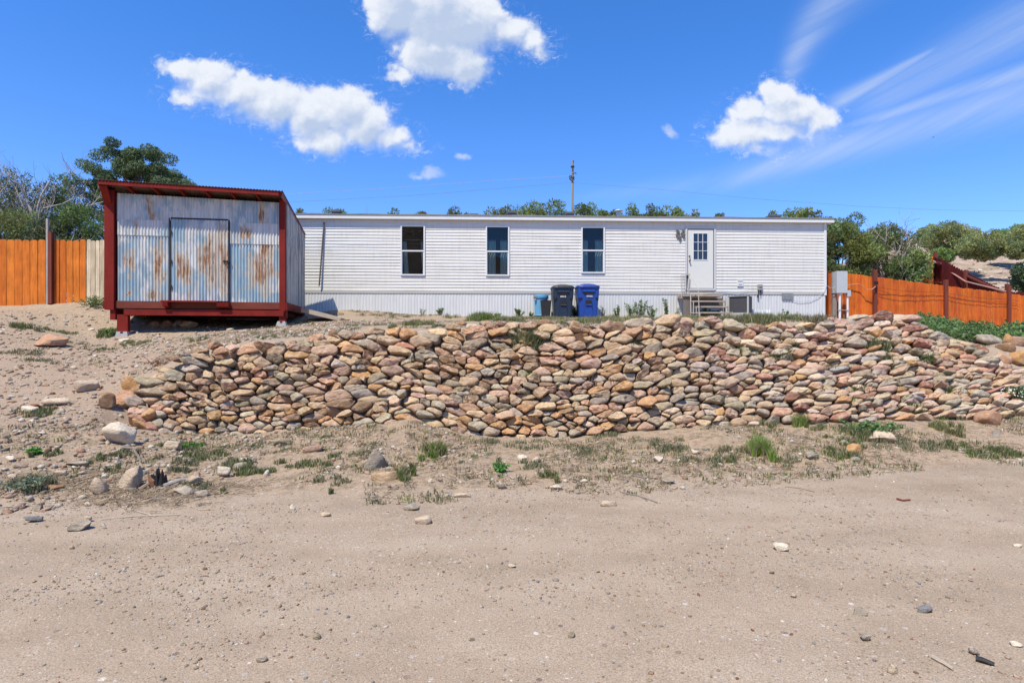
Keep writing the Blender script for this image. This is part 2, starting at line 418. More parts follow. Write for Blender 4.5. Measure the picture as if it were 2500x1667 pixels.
# ------------------------------------------------------------------ camera, sun, sky
SUN = Vector((.66, 1.0, -2.2)).normalized()
cam = bpy.data.cameras.new('camera'); co = bpy.data.objects.new('camera', cam); COL.objects.link(co)
co.location = (0, 0, CH); co.rotation_euler = (R(90), 0, 0); cam.sensor_width = 36; cam.lens = F/2500*36
cam.clip_end = 3000; cam.clip_start = .05; scene.camera = co
sl = bpy.data.lights.new('sun', 'SUN'); sl.energy = 5.0; sl.angle = R(.5); sl.color = (1, .925, .78)
so = bpy.data.objects.new('sun', sl); COL.objects.link(so); so.rotation_euler = SUN.to_track_quat('-Z', 'Y').to_euler(); so.location = (-20, -20, 40)
scene.view_settings.view_transform = 'Standard'; scene.view_settings.look = 'None'
scene.view_settings.exposure = .32
scene.cycles.max_bounces = 4; scene.cycles.diffuse_bounces = 2; scene.cycles.glossy_bounces = 2; scene.cycles.transmission_bounces = 2; scene.cycles.transparent_max_bounces = 8; scene.view_settings.gamma = 1
w = bpy.data.worlds.new('World'); scene.world = w; w.cycles.sampling_method = 'MANUAL'; w.cycles.sample_map_resolution = 256; w.use_nodes = True; nt = w.node_tree; E.nt = nt
bg = nt.nodes['Background']; sky = nt.nodes.new('ShaderNodeTexSky'); sky.sky_type = 'NISHITA'; sky.sun_disc = False
sky.sun_elevation = math.asin(-SUN.z); sky.sun_rotation = math.atan2(-SUN.x, -SUN.y); sky.altitude = 2000; sky.air_density = 1.0; sky.dust_density = .2; sky.ozone_density = 2.5
hs = nt.nodes.new('ShaderNodeHueSaturation'); nt.links.new(sky.outputs[0], hs.inputs['Color']); hs.inputs['Saturation'].default_value = 1.05; hs.inputs['Value'].default_value = 1.0
g = coord('Generated'); gx, gy, gz_ = sep(g)
ys = E.m('MAXIMUM', gy, .05)
skyc = E(hs.outputs[0])
skyc = mixc(1, skyc, mixc(lin01(E.m('ABSOLUTE', gz_), 0, .45), (.160,.178,.245), (.092,.186,.285)), 'MULTIPLY')
hz0 = E.m('POWER', E.m('MAXIMUM', 1.0-E.m('ABSOLUTE', gz_), 0.0), 3.0)
# clouds: directions on the sky, authored in tangent units
CX = 12.5+14.0*(gx/ys); CY_ = 8.335-14.0*(gz_/ys)
blobsA = [(4.45,1.75,.55,.30),(5.1,1.95,.8,.5),(4.9,2.35,.7,.25),(5.9,2.3,.85,.55),(6.7,2.55,.9,.6),(7.6,2.75,.85,.65),(8.4,2.7,.85,.62),(8.9,3.0,.75,.6),(7.9,3.35,.9,.45),(9.4,3.35,.7,.38),(9.9,3.6,.4,.16),
          (9.7,0.15,.9,.9),(10.7,.35,1.2,1.0),(11.4,.55,1.0,.85),(10.6,1.2,1.0,.75),(11.3,1.55,.75,.62),(12.3,.75,.75,.5),(12.9,.95,.5,.3),(13.2,1.25,.25,.18),(9.8,1.85,.35,.28),
          (18.95,2.35,.55,.42),(18.25,2.75,.55,.35),(19.3,2.75,.9,.5),(18.2,3.25,.9,.42),(20.0,2.95,.55,.42),(19.1,3.2,1.1,.38),(18.6,3.6,.5,.18)]
faint = [(11.25,3.82,.25,.13),(16.4,3.25,.22,.2),(10.5,4.2,.5,.16),(10.2,4.25,.3,.12)]
def field(px, py):
    tot = None
    for cx, cy, rx, ry in blobsA:
        dx = (px-cx)*(1/rx); dy = (py-cy)*(1/ry)
        f = 1.0-E.m('SQRT', dx*dx+dy*dy)
        f = f*min(rx, ry)
        if tot is None: tot = f
        else:
            n = E.m('SMOOTH_MAX', tot, f, .12); tot = n
    return tot
v2 = vec(CX, CY_, 0)
_, nc = tnoise(v2, 1.1, 3, .5); nr, ng, nb = sep(nc)
_, nc2 = tnoise(v2, 3.0, 8, .68); mr, mg, mb_ = sep(nc2)
DX = CX+(nr-.5)*.50+(mr-.5)*.34; DY = CY_+(ng-.5)*.42+(mg-.5)*.34
fb, _ = tnoise(v2, 2.2, 7, .55, .2)
f0 = field(DX, DY)+(fb-.5)*.42
wl = lin01(tnoise(v2, .8, 2, .5)[0], .35, .65, .6, 1.3)

soft = smooth01(CY_*0+f0, -.10, .5)
f1 = field(DX-.16, DY-.30)
fb2, _ = tnoise(vec(CX-.10, CY_-.16, 0), 2.2, 7, .55, .2)
relief = (fb-fb2)*.8
lo = smooth01(f1-f0, -.12, .16)
den = smooth01(f0, -.05, .15)*(1.0-lo)+smooth01(f0*wl, -.10, .34)*lo
wz_, _ = tnoise(vec(DX*1.0, DY*1.6, 0), 4.5, 6, .7, .6)
den = E.m('MAXIMUM', den, smooth01(f0, -.30, .04)*smooth01(wz_, .50, .70)*.55)
shade = smooth01(f1-f0*.25+(fb2-.5)*.35, -.05, .50)
ccol = mixc(E.m('SUBTRACT', shade, relief, clamp=True), (.93,.97,1.04), (.55,.66,.87))
# faint puffs
fp = None
for cx, cy, rx, ry in faint:
    dx = (DX-cx)*(1/rx); dy = (DY-cy)*(1/ry); f = 1.0-E.m('SQRT', dx*dx+dy*dy); fp = f if fp is None else E.m('MAXIMUM', fp, f)
puff = smooth01(fp+(fb-.5)*1.2, 0, .9)*.55
# cirrus streaks
st = None
def streak(x0, y0, x1, y1, w0, w1, amp, bend=0, sharp=0):
    global st
    L = math.hypot(x1-x0, y1-y0); ex, ey = (x1-x0)/L, (y1-y0)/L
    a = ((CX-x0)*ex+(CY_-y0)*ey)*(1/L); c = (CY_-y0)*ex-(CX-x0)*ey
    c = c-(a*(1.0-a))*bend
    wd = E.m('MAXIMUM', lin01(a, 0, 1, w0, w1), .02)
    q = c/wd
    f = E.m('EXPONENT', q*q*-1.0)*smooth01(a, -.02, .25)*smooth01(a*-1+1.0, -.25, .12)*amp
    st = f if st is None else E.m('MAXIMUM', st, f)
streak(20.0,2.75, 22.6,1.32, .22,.07, .44)
streak(20.3,3.0, 26.2,.0, .30,.70, .30)
streak(20.2,3.25, 26.0,1.45, .10,.28, .42)
streak(16.5,4.75, 26.5,1.9, .2,.62, .36)
streak(19.1,2.4, 21.2,-.7, .2,.55, .34, -1.5)
streak(13.5,4.9, 19.5,4.2, .1,.35, .10)
wn, _ = tnoise(vmap(vec(CX*.87+CY_*-.48*-1, CY_*.87+CX*.45, 0), (.35,3.2,1)), 1.0, 6, .6)
cir = st*lin01(wn, .3, .65, .55, 1.25)
front = smooth01(gy, .05, .15)
skyc = mixc(cir*front, skyc, (.72,.82,.98))
skyc = mixc(puff*front, skyc, (.80,.86,.96))
skyc = mixc(den*front*.97, skyc, ccol)
nt.links.new(skyc.s, bg.inputs[0]); bg.inputs[1].default_value = .76

# ------------------------------------------------------------------ ground sheets
xs = np.unique(np.round(np.concatenate([np.arange(-140,-18,3.0), np.arange(-18,-10,.25), np.arange(-10,12,.075), np.arange(12,24,.2), np.arange(24,160,3.0)]), 4))
ysg = np.unique(np.round(np.concatenate([np.arange(-90,-2,2.0), np.arange(-2,2.4,.2), np.arange(2.4,12.5,.05), np.arange(12.5,20,.12), np.arange(20,62,.5), np.arange(62,200,6), np.arange(200,421,20)]), 4))
GX, GY = np.meshgrid(xs, ysg); GZ = height(GX, GY)
GU = GX/np.maximum(GY, 2)
# vegetation/litter and wall-gap shade mask (r) and left-bank rubble mask (g)
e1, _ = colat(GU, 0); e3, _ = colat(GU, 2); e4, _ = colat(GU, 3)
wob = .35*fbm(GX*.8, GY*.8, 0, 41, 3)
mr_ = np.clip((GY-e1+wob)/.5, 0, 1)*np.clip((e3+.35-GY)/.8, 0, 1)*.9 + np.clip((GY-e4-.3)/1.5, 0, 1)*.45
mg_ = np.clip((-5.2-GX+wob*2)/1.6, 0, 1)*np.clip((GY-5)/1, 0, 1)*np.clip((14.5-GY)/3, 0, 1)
mr_ = np.maximum(mr_, np.clip((GY-e3-.05)/.1, 0, 1)*np.clip((e4-.05-GY)/.1, 0, 1)*(GU > -.63)*(GU < .8)*1.4); mr_ = mr_*(1-.75*mg_)  # painted shade: darkens the strip behind the wall stones so the gaps look deep
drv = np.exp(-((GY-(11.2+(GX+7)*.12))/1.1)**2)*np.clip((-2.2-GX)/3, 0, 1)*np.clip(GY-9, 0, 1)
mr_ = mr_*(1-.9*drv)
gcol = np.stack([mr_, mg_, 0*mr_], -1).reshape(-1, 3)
nx = len(xs); ny = len(ysg)
idx = np.arange(nx*ny).reshape(ny, nx)
quads = np.stack([idx[:-1,:-1], idx[:-1,1:], idx[1:,1:], idx[1:,:-1]], -1).reshape(-1, 4)
V = np.stack([GX, GY, GZ], -1).reshape(-1, 3)
cxm = V[quads].mean(1); um = cxm[:,0]/np.maximum(cxm[:,1], 2)
ed = colat(um, 0)[0] + .15*fbm(cxm[:,0]*1.5, cxm[:,1]*1.5, 0, 77, 2)
isroad = (cxm[:,1] < ed) & (cxm[:,1] >= -12); ishill = (cxm[:,1] > 24) | (cxm[:,1] < -12)  # hill faces behind the camera are the added reflection ridge
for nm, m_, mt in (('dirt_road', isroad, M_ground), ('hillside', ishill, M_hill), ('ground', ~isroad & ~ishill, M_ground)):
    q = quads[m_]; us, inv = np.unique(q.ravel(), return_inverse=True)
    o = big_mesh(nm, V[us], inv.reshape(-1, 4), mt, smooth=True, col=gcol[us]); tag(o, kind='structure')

# ------------------------------------------------------------------ rocks
def ico(sub):
    bm = bmesh.new(); bmesh.ops.create_icosphere(bm, subdivisions=sub, radius=1)
    v = np.array([p.co[:] for p in bm.verts]); f = np.array([[q.index for q in p.verts] for p in bm.faces]); bm.free(); return v, f
ICO = {k: ico(k) for k in (1, 2, 3, 4)}
def rock_shape(rx, ry, rz, seed, boxy=.7, cuts=5, sub=3, rough=.06):
    v, f = ICO[sub]; v = v.copy(); r = np.random.default_rng(seed)
    v = np.sign(v)*np.abs(v)**boxy; 
    for k in range(cuts):
        n = r.normal(size=3); n /= np.linalg.norm(n); d = r.uniform(.46, .86)
        over = np.maximum(v@n-d, 0); v = v-over[:,None]*n*.97
    nn = fbm(v[:,0]*1.6+seed, v[:,1]*1.6, v[:,2]*1.6, seed, 4)
    v = v*(1+nn[:,None]*rough*3)
    return v*np.array([rx, ry, rz]), f
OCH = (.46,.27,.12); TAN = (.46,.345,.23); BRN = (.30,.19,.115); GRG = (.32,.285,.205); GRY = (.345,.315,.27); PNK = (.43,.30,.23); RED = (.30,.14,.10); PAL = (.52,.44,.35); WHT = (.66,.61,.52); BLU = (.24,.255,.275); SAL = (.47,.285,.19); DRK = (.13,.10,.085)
nrock = 0
def rock(px, py, w_, h_, col, label, name='rock', depth=None, boxy=.66, cuts=10, tilt=0, sink=.22, up=0, cat='rock', yy=None, rz=None, flatten=1):
    """px,py: bottom centre in the photograph; w_,h_: apparent size in px"""
    global nrock; nrock += 1
    X, Y, Z = hit(px, py-1)
    if yy: Y = yy; X = (px-1250)/F*Y; Z = zp(py, Y)
    s = Y/F; rx = w_*s/2; el = abs(833.5-py)/F
    h = h_*s; d = depth if depth else rx*1.5
    vis = h/max(.25, 1)   # apparent height includes some of the top face
    rz_ = max(.012, h*.62 if py > 860 else h*.6)
    v, f = rock_shape(rx*1.08, d/2*1.1, rz_, nrock*13+5, boxy, cuts, 3 if w_ > 26 else 2)
    c = np.array(col)*np.array([1.10,1.02,.94])*(1+rnd.uniform(-.06, .06)); cc = np.tile(c, (len(v), 1))
    a = rnd.uniform(-.35, .35) if rz is None else rz
    o = big_mesh(name, v, f, M_stone, smooth=w_ < 30, col=cc)
    o.location = (X, Y+d*.35, Z+up+rz_*(1-sink)*.8); o.rotation_euler = (rnd.uniform(-.15,.15), R(tilt)+rnd.uniform(-.05,.05), a)
    tag(o, label, cat); return o

# ------------------------------------------------------------------ dry-stone retaining wall
KA = 9.6
def wall_at(a, h):
    u = a/KA
    yb, zb = colat(u, 2); yt, zt = colat(u, 3)
    L = np.sqrt((yt-yb)**2+(zt-zb)**2)+1e-6; t = h/L
    Y = yb+(yt-yb)*t; Z = zb+(zt-zb)*t
    return np.stack([u*Y, Y, Z], -1), L
topo = [(345,985),(352,972),(367,950),(386,925),(400,905),(420,896),(440,880),(460,856),(528,842),(555,832),(650,836),(720,824),(784,812),(880,808),(1030,809),(1068,802),(1205,786),(1278,781),(1330,790),(1374,796),(1431,800),(1527,792),(1600,784),(1640,776),(1730,783),(1814,790),(1906,797),(1963,792),(2021,784),(2090,776),(2197,773),(2227,794),(2289,826),(2365,842),(2400,872),(2440,900),(2520,930)]
bot = [(345,1050),(400,1057),(574,1056),(650,1046),(765,1041),(880,1026),(940,1034),(1010,1032),(1060,1050),(1144,1056),(1336,1068),(1412,1058),(1565,1042),(1700,1034),(1830,1032),(2021,1024),(2212,1020),(2404,1018),(2520,1010)]
tu = np.array([(p[0]-1250)/F*KA for p in topo]); bu = np.array([(p[0]-1250)/F*KA for p in bot])
def h_of(a, py):     # slope height at which the wall surface projects to pixel row py
    hs_ = np.linspace(-.3, 3.2, 71); p, _ = wall_at(np.full(71, a), hs_)
    yy = 833.5-(p[:,2]-CH)/p[:,1]*F
    return float(np.interp(-py, -yy, hs_))
AG = np.linspace(tu[0], tu[-1], 260)
HT = np.array([h_of(a, np.interp(a, tu, [p[1] for p in topo])) for a in AG]); HB = np.array([h_of(a, np.interp(a, bu, [p[1] for p in bot])) for a in AG])
seeds = []
row = 0; hh = -.22
wr = np.random.default_rng(21)
while hh < 3.2:
    step = .070+.036*wr.random() if hh < 1.05 else .090+.042*wr.random()
    a = tu[0]-.5+wr.random()*.3
    while a < tu[-1]+.3:
        top_here = np.interp(a, AG, HT); rel = hh/max(top_here, .3)
        big = (rel > .62 and a < 3.0) or (rel > .80)
        wd = wr.choice([.12,.20,.28,.36,.46,.62], p=[.16,.24,.24,.18,.12,.06] if not big else [.06,.14,.24,.26,.20,.10])
        if a > 3.4: wd *= .92
        hw = hh+.03*math.sin(a*1.1+row*.5)+.035*float(noise3(a*.7, row*.5, 0, 5))+wr.normal()*.015
        seeds.append((a+wd/2, hw, wd, step)); a += wd
    hh += step*(1 if True else 1); row += 1
seeds = [q for q in seeds if wr.random() > .07]
seeds += [(wr.uniform(tu[0], tu[-1]), wr.uniform(0, 1.9), .12, .1) for _ in range(150)]
S = np.array(seeds); ASP = 2.1
stones = []
for i, (a, h, wd, stp) in enumerate(S):
    if a < tu[0]-.2 or a > tu[-1]+.2: continue
    H1 = np.interp(a, AG, HT); H0 = np.interp(a, AG, HB)
    if h < H0-.12 or h > H1-.09: continue
    dx = S[:,0]-a; dh = (S[:,1]-h)*ASP; dd = dx*dx+dh*dh
    nb_ = np.argsort(dd)[1:22]
    poly = [(-.6,-.5),(.6,-.5),(.6,.5),(-.6,.5)]
    for j in nb_:
        qx, qy = dx[j], dh[j]; dj = qx*qx+qy*qy
        if dj < 1e-9: continue
        wi = (wd*.5)**2*.2; wj = (S[j,2]*.5)**2*.2
        c = (dj+wi-wj)/2
        out = []
        for k in range(len(poly)):
            p, q = poly[k], poly[(k+1) % len(poly)]
            fp_ = p[0]*qx+p[1]*qy-c; fq = q[0]*qx+q[1]*qy-c
            if fp_ <= 0: out.append(p)
            if fp_*fq < 0:
                t = fp_/(fp_-fq); out.append((p[0]+(q[0]-p[0])*t, p[1]+(q[1]-p[1])*t))
        poly = out
        if len(poly) < 3: break
    if len(poly) < 3: continue
    poly = np.array([(x, y/ASP) for x, y in poly])
    ext = poly.max(0)-poly.min(0)
    if min(ext) < .035: continue
    stones.append((a, h, poly, H0, H1))
PROF = [(.55,-1.15),(.78,-.75),(.94,-.2),(1.0,.35),(.985,.66),(.91,.90),(.62,1.0),(.3,1.02)]
def stone_mesh(st_, seed):
    a, h, poly, H0, H1 = st_
    r = np.random.default_rng(seed)
    cen = (poly.max(0)+poly.min(0))/2; q = poly-cen; ext = (poly.max(0)-poly.min(0))/2
    rel = (h-H0)/max(H1-H0, .2)
    u_ = a/KA
    ang = (rel > .55 and a < 4.0) or rel > .86 or r.random() < .5
    rnd_ = r.uniform(.0, .12) if ang else r.uniform(.08, .5)
    n = 22
    # radial function of the cell
    th = np.linspace(0, 2*np.pi, n, endpoint=False)+r.uniform(0, .2); d = np.stack([np.cos(th), np.sin(th)], -1)
    rad = np.full(n, 9.)
    for k in range(len(q)):
        p0, p1 = q[k], q[(k+1) % len(q)]; e = p1-p0; nn_ = np.array([e[1], -e[0]]); L = np.linalg.norm(nn_)
        if L < 1e-6: continue
        nn_ = nn_/L; c = p0@nn_
        if c < 0: nn_ = -nn_; c = -c
        dn = d@nn_; m = dn > 1e-3; rad[m] = np.minimum(rad[m], np.maximum(c, .012)/dn[m])
    rell = 1/np.sqrt((d[:,0]/ext[0])**2+(d[:,1]/ext[1])**2)
    pw = 2.0 if not ang else 3.2
    rell = 1/((np.abs(d[:,0])/ext[0])**pw+(np.abs(d[:,1])/ext[1])**pw)**(1/pw)
    rr = rad*(1-rnd_)+np.minimum(rell, rad*1.12)*rnd_
    rr = np.maximum(rr-r.uniform(.004, .013), .010)
    D = min(.13, .45*min(ext)+.055)*(1 if not ang else .9)
    if ang: prof = [(.6,-1.2),(.88,-.7),(.96,-.2),(1,.45),(.99,.80),(.93,.97),(.62,1.0),(.3,1.0)]
    else: prof = PROF
    vs = []
    tx, ty = r.normal(0, .34 if ang else .22), r.normal(0, .34 if ang else .22)
    for s_, dp in prof:
        xy = d*(rr*s_)[:,None]
        dep = dp*D+(xy[:,0]*tx+xy[:,1]*ty)*(1 if dp > 0 else 0)
        vs.append(np.column_stack([xy, dep]))
    vs.append(np.array([[0,0,prof[-1][1]*D]]))
    v = np.concatenate(vs)
    for k in range(4 if ang else r.integers(1,4)):
        nv = np.array([r.normal(0,.7), r.normal(0,.7), 1.]); nv /= np.linalg.norm(nv)
        sup = np.max(v@nv); dd_ = sup*r.uniform(.74, .93); over = np.maximum(v@nv-dd_, 0); v = v-over[:,None]*nv*.95
    sz = .055 if ang else .09
    nv = fbm(v[:,0]/sz+seed*3.1, v[:,1]/sz, v[:,2]/sz, seed % 97, 3)
    f_ = v[:,2] > -D*.5
    v = v+np.column_stack([nv*.011, np.roll(nv, 3)*.009, nv*.022])*f_[:,None]*(1.3 if ang else .8)
    off = r.uniform(0, .10)+(.03 if ang else 0)
    al = r.normal(0, .055); ca, sa = math.cos(al), math.sin(al)
    x = v[:,0]*ca-v[:,1]*sa; y = v[:,0]*sa+v[:,1]*ca
    A = a+cen[0]+x; Hh = h+cen[1]+y
    Pp, _ = wall_at(A, Hh)
    # outward normal of the wall
    p0, _ = wall_at(np.array([a]), np.array([h])); p1, _ = wall_at(np.array([a]), np.array([h+.1])); p2, _ = wall_at(np.array([a+.1]), np.array([h]))
    nw = np.cross((p2-p0)[0], (p1-p0)[0]); nw /= np.linalg.norm(nw)
    Wv = Pp+nw*(v[:,2]+off+.05)[:,None]
    m = len(prof); faces = []
    for k in range(m-1):
        for j in range(n):
            j2 = (j+1) % n; faces.append((k*n+j, k*n+j2, (k+1)*n+j2)); faces.append((k*n+j, (k+1)*n+j2, (k+1)*n+j))
    for j in range(n): faces.append(((m-1)*n+j, (m-1)*n+(j+1) % n, m*n))
    # colour
    t = r.random()
    if ang and a < 3.2: pal = [(OCH,.15),(TAN,.30),(BRN,.13),(GRY,.09),(SAL,.13),(GRG,.08),(PNK,.10),(RED,.02)]
    elif a > 3.2: pal = [(PAL,.15),(TAN,.20),(GRY,.15),(PNK,.19),(GRG,.12),(SAL,.08),(RED,.05),(OCH,.05),(BLU,.01)]
    elif a < -2.5: pal = [(GRG,.30),(TAN,.16),(GRY,.20),(PNK,.12),(OCH,.08),(BRN,.07),(RED,.04),(PAL,.03)]
    else: pal = [(GRG,.23),(TAN,.22),(GRY,.15),(PNK,.13),(PAL,.08),(RED,.055),(BRN,.06),(OCH,.06),(BLU,.015)]
    ssum = 0; c = pal[0][0]
    for cc, w_ in pal:
        ssum += w_
        if t < ssum: c = cc; break
    c = np.array(c)*np.array([1.14,1.04,.95])*(1.02+.15*r.normal())*np.array([1, 1+r.normal()*.03, 1+r.normal()*.05])
    area = ext[0]*ext[1]/Pp[:,1].mean()**2
    return Wv, np.array(faces), ang, np.clip(c*.86+np.array([.085,.07,.055]), .05, .72), area
wall = thing('retaining_wall', 'long dry stacked retaining wall of brown, grey and pink field stones holding up the yard', 'stone wall', (0, 9.2, .2))
built = [stone_mesh(s, i*7+3) for i, s in enumerate(stones)]
order = np.argsort([-b[4] for b in built])
base = np.array([0, 9.2, .2])
for i in order[:100]:
    v, f, an_, c, _ = built[i]; ctr = v.mean(0)
    o = big_mesh('stone', v-ctr, f, M_stone, wall, smooth=not an_, col=np.tile(c, (len(v), 1))); o.location = tuple(ctr-base)
vs, fs, cs, off, sm_ = [], [], [], 0, []
for i in order[100:]:
    v, f, an_, c, _ = built[i]; sm_.append(np.full(len(f), not an_)); vs.append(v-base); fs.append(f+off); cs.append(np.tile(c, (len(v), 1))); off += len(v)
o = big_mesh('small_stones', np.concatenate(vs), np.concatenate(fs), M_stone, wall, smooth=True, col=np.concatenate(cs)); tag(o, kind='stuff')
smf = np.concatenate(sm_)
if len(o.data.polygons) == len(smf): o.data.polygons.foreach_set('use_smooth', smf)
print('STONES', len(built))
# ================================================================== SHED
SA = (-10.27, 14.5); SW = 4.33; SD = 2.44; SANG = math.atan2(.7, 4.27); ce, se = math.cos(SANG), math.sin(SANG)
def sx(px, yo=0.0):
    u = (px-1250)/F; ax = SA[0]-se*yo; ay = SA[1]+ce*yo
    return (u*ay-ax)/(ce-u*se)
shed = thing('tool_shed', 'raised shed of rusty corrugated iron with dark red posts and a lean-to roof', 'shed', (SA[0], SA[1], CH), SANG)
def corr(x0, x1, z0, z1, y=0, pitch=.076, amp=.0125, n=8, ztop=None, zbot=None):
    """corrugated sheet facing -y; returns verts, faces"""
    xs_ = np.arange(x0, x1+1e-6, pitch/n); m = len(xs_); v = []; f = []
    for x in xs_:
        yy = y-amp*math.cos(2*math.pi*x/pitch); zt = z1 if ztop is None else ztop(x); zb_ = z0 if zbot is None else zbot(x)
        for q in (0, .5, 1): v.append((x, yy, zb_+(zt-zb_)*q))
    for i in range(m-1):
        for k in (0, 1): a = i*3+k; f.append((a, a+3, a+4, a+1))
    for i in range(m-1): pass
    return v, f
XL, XR = sx(286), sx(682); XD0, XD1 = sx(417), sx(560)
zT = lambda x: 3.76-.10*x/SW       # top of the front wall
def panel(name, x0, x1, z0, z1, y, seed, blobs, ztop=None, parent=shed, amp=.0125, blue=()):
    v, f = corr(x0, x1, z0, z1, y, ztop=ztop, amp=amp)
    return mesh_obj(name, v, f, galv('zinc_%d' % seed, seed, blobs, blue), parent, smooth=True)
ZD = 3.17
panel('lower_sheet', XL, XD0-.02, 1.03, 2.78, .0, 1, [(sx(318), 1.98, .11, .42), (sx(388), 2.0, .12, .65), (sx(380),1.15,.20,.12), (sx(322),1.12,.1,.1)], blue=[(sx(300),1.3,.32,.50)])
panel('middle_sheet', XL, XD0-.02, 2.70, 3.13, -.014, 4, [(sx(330), 2.85, .05, .3)])
panel('upper_sheet', XL, XR, 3.10, 3.7, -.02, 6, [(sx(370), 3.35, .06, .4), (sx(640),3.45,.12,.28)], ztop=zT)
panel('lower_sheet', XD1+.02, XR, 1.03, 2.62, .0, 9, [(sx(637), 1.88, .33, .55), (sx(652), 2.35, .15, .5)], blue=[(sx(584),1.8,.24,.75),(sx(650),1.1,.4,.2)])
panel('middle_sheet', XD1+.02, XR, 2.55, 3.13, -.014, 12, [(sx(597), 2.72, .22, .14)])
dr = panel('door', XD0+.02, XD1-.02, 1.05, 3.14, -.026, 15, [(sx(440), 2.0, .12, .45), (sx(455), 1.75, .12, .5), (sx(512),2.15,.20,.75), (sx(545),2.1,.17,.9)], blue=[(sx(428),2.9,.25,.35),(sx(426),1.6,.10,.35),(sx(497),1.9,.10,.9)])
# door frame strips, latch
m = MB(); m.box((XD0-.03,-.03,1.03), (XD0+.018,.03,ZD)); m.box((XD1-.018,-.034,1.03), (XD1+.022,.03,ZD-.02)); m.box((XD0+.018,-.036,3.145), (XD1-.018,.03,3.18)); m.build('door_frame', M_black, shed)
m = MB(); m.box((XD1-.14,-.06,2.06), (XD1+.03,-.036,2.10)); m.tube([(XD1-.1,-.065,2.10),(XD1-.1,-.075,2.02),(XD1-.03,-.075,2.02),(XD1-.03,-.065,2.09)], .009, 6); m.build('latch', M_black, dr)
for z in (1.35, 2.0, 2.75): MB().box((XD0-.01,-.05,z), (XD0+.05,-.036,z+.09)).build('hinge', M_black, dr)
# posts
for x0, x1 in ((sx(258), sx(281)), (sx(683), sx(697))):
    m = MB(); m.hexa([(x0,-.07,.80),(x1,-.07,.80),(x1,.10,.80),(x0,.10,.80)], [(x0,-.07,zT(x0)+.06),(x1,-.07,zT(x1)+.06),(x1,.10,zT(x0)+.06),(x0,.10,zT(x0)+.06)]); m.build('post', M_red, shed)
# rim board, skid beam, legs, piers
m = MB(); m.box((sx(283),-.02,.845), (sx(682),.09,1.028)); m.build('rim_board', M_redrim, shed)
m = MB(); m.box((sx(304,-.1),-.14,.665), (sx(693,-.1),-.02,.81)); m.build('front_skid', M_red, shed)
m = MB(); m.box((sx(304,-.1),.0,.67), (SW-.02,.12,.83)); m.box((.05, SD-.15, .67), (SW-.02, SD-.02, .84))
for k in range(9): m.box((.1+k*.5,.12,.70), (.14+k*.5,SD-.16,.84))
m.box((0.02,.1,.845), (SW-.02,SD-.02,.88)); m.build('floor_frame', M_redrim, shed)
MB().box((SW-.02,-.06,.83), (SW+.04,SD,1.03)).build('side_beam', M_red, shed); MB().box((-.04,-.06,.83), (.02,SD,1.03)).build('side_beam', M_red, shed)
MB().box((sx(270),-.03,.55), (sx(283),.1,.80)).build('bracket', M_red, shed); MB().box((sx(684),-.04,.60),(sx(700),.10,.83)).build('bracket', M_red, shed)
def leg(x0, x1, y0, z0, z1):
    m = MB(); m.box((x0,y0,z0), (x1,y0+.14,z1)); m.build('leg', M_red, shed)
def pier(x0, x1, y0, z0, z1, name='pier_block'):
    c = (x0+x1)/2; w0 = (x1-x0)/2; w1 = w0*.62; yc = y0+.09
    m = MB(); m.hexa([(c-w0,yc-w0,z0),(c+w0,yc-w0,z0),(c+w0,yc+w0,z0),(c-w0,yc+w0,z0)], [(c-w1,yc-w1,z1),(c+w1,yc-w1,z1),(c+w1,yc+w1,z1),(c-w1,yc+w1,z1)])
    o = m.build(name, M_conc, shed)
    n = MB(); n.box((c-.03,yc-w1-.012,z1-.06), (c+.03,yc-w1+.01,z1-.004)); n.build('slot', M_dark, o)
leg(sx(286,-.12), sx(312,-.12), -.13, .24, .68); pier(sx(279,-.12), sx(320,-.12), -.14, -.06, .25)
leg(sx(681,-.1), sx(696,-.1), -.10, .52, .67); pier(sx(672,-.1), sx(702,-.1), -.12, .30, .53)
leg(SW-.2, SW-.05, SD-.3, .55, .72); pier(SW-.42, SW+.02, SD-.34, .36, .56)
leg(.2, .34, SD-.3, .66, .80); leg(2.0, 2.14, SD-.3, .6, .8)
# threshold step
m = MB(); m.box((sx(393,-.2),-.24,1.005), (sx(530,-.2),-.015,1.04)); m.build('step_board', M_red, shed)
for a, b in ((sx(397,-.2), sx(410,-.2)), (sx(528,-.25), sx(556,-.25))):
    m = MB(); m.hexa([(a,-.22,.90),(b,-.22,.90),(b+.0,.0,.84),(a,.0,.84)], [(a,-.24,1.0),(b,-.24,1.0),(b,0,1.0),(a,0,1.0)])
    m.build('step_bracket', M_red, shed)
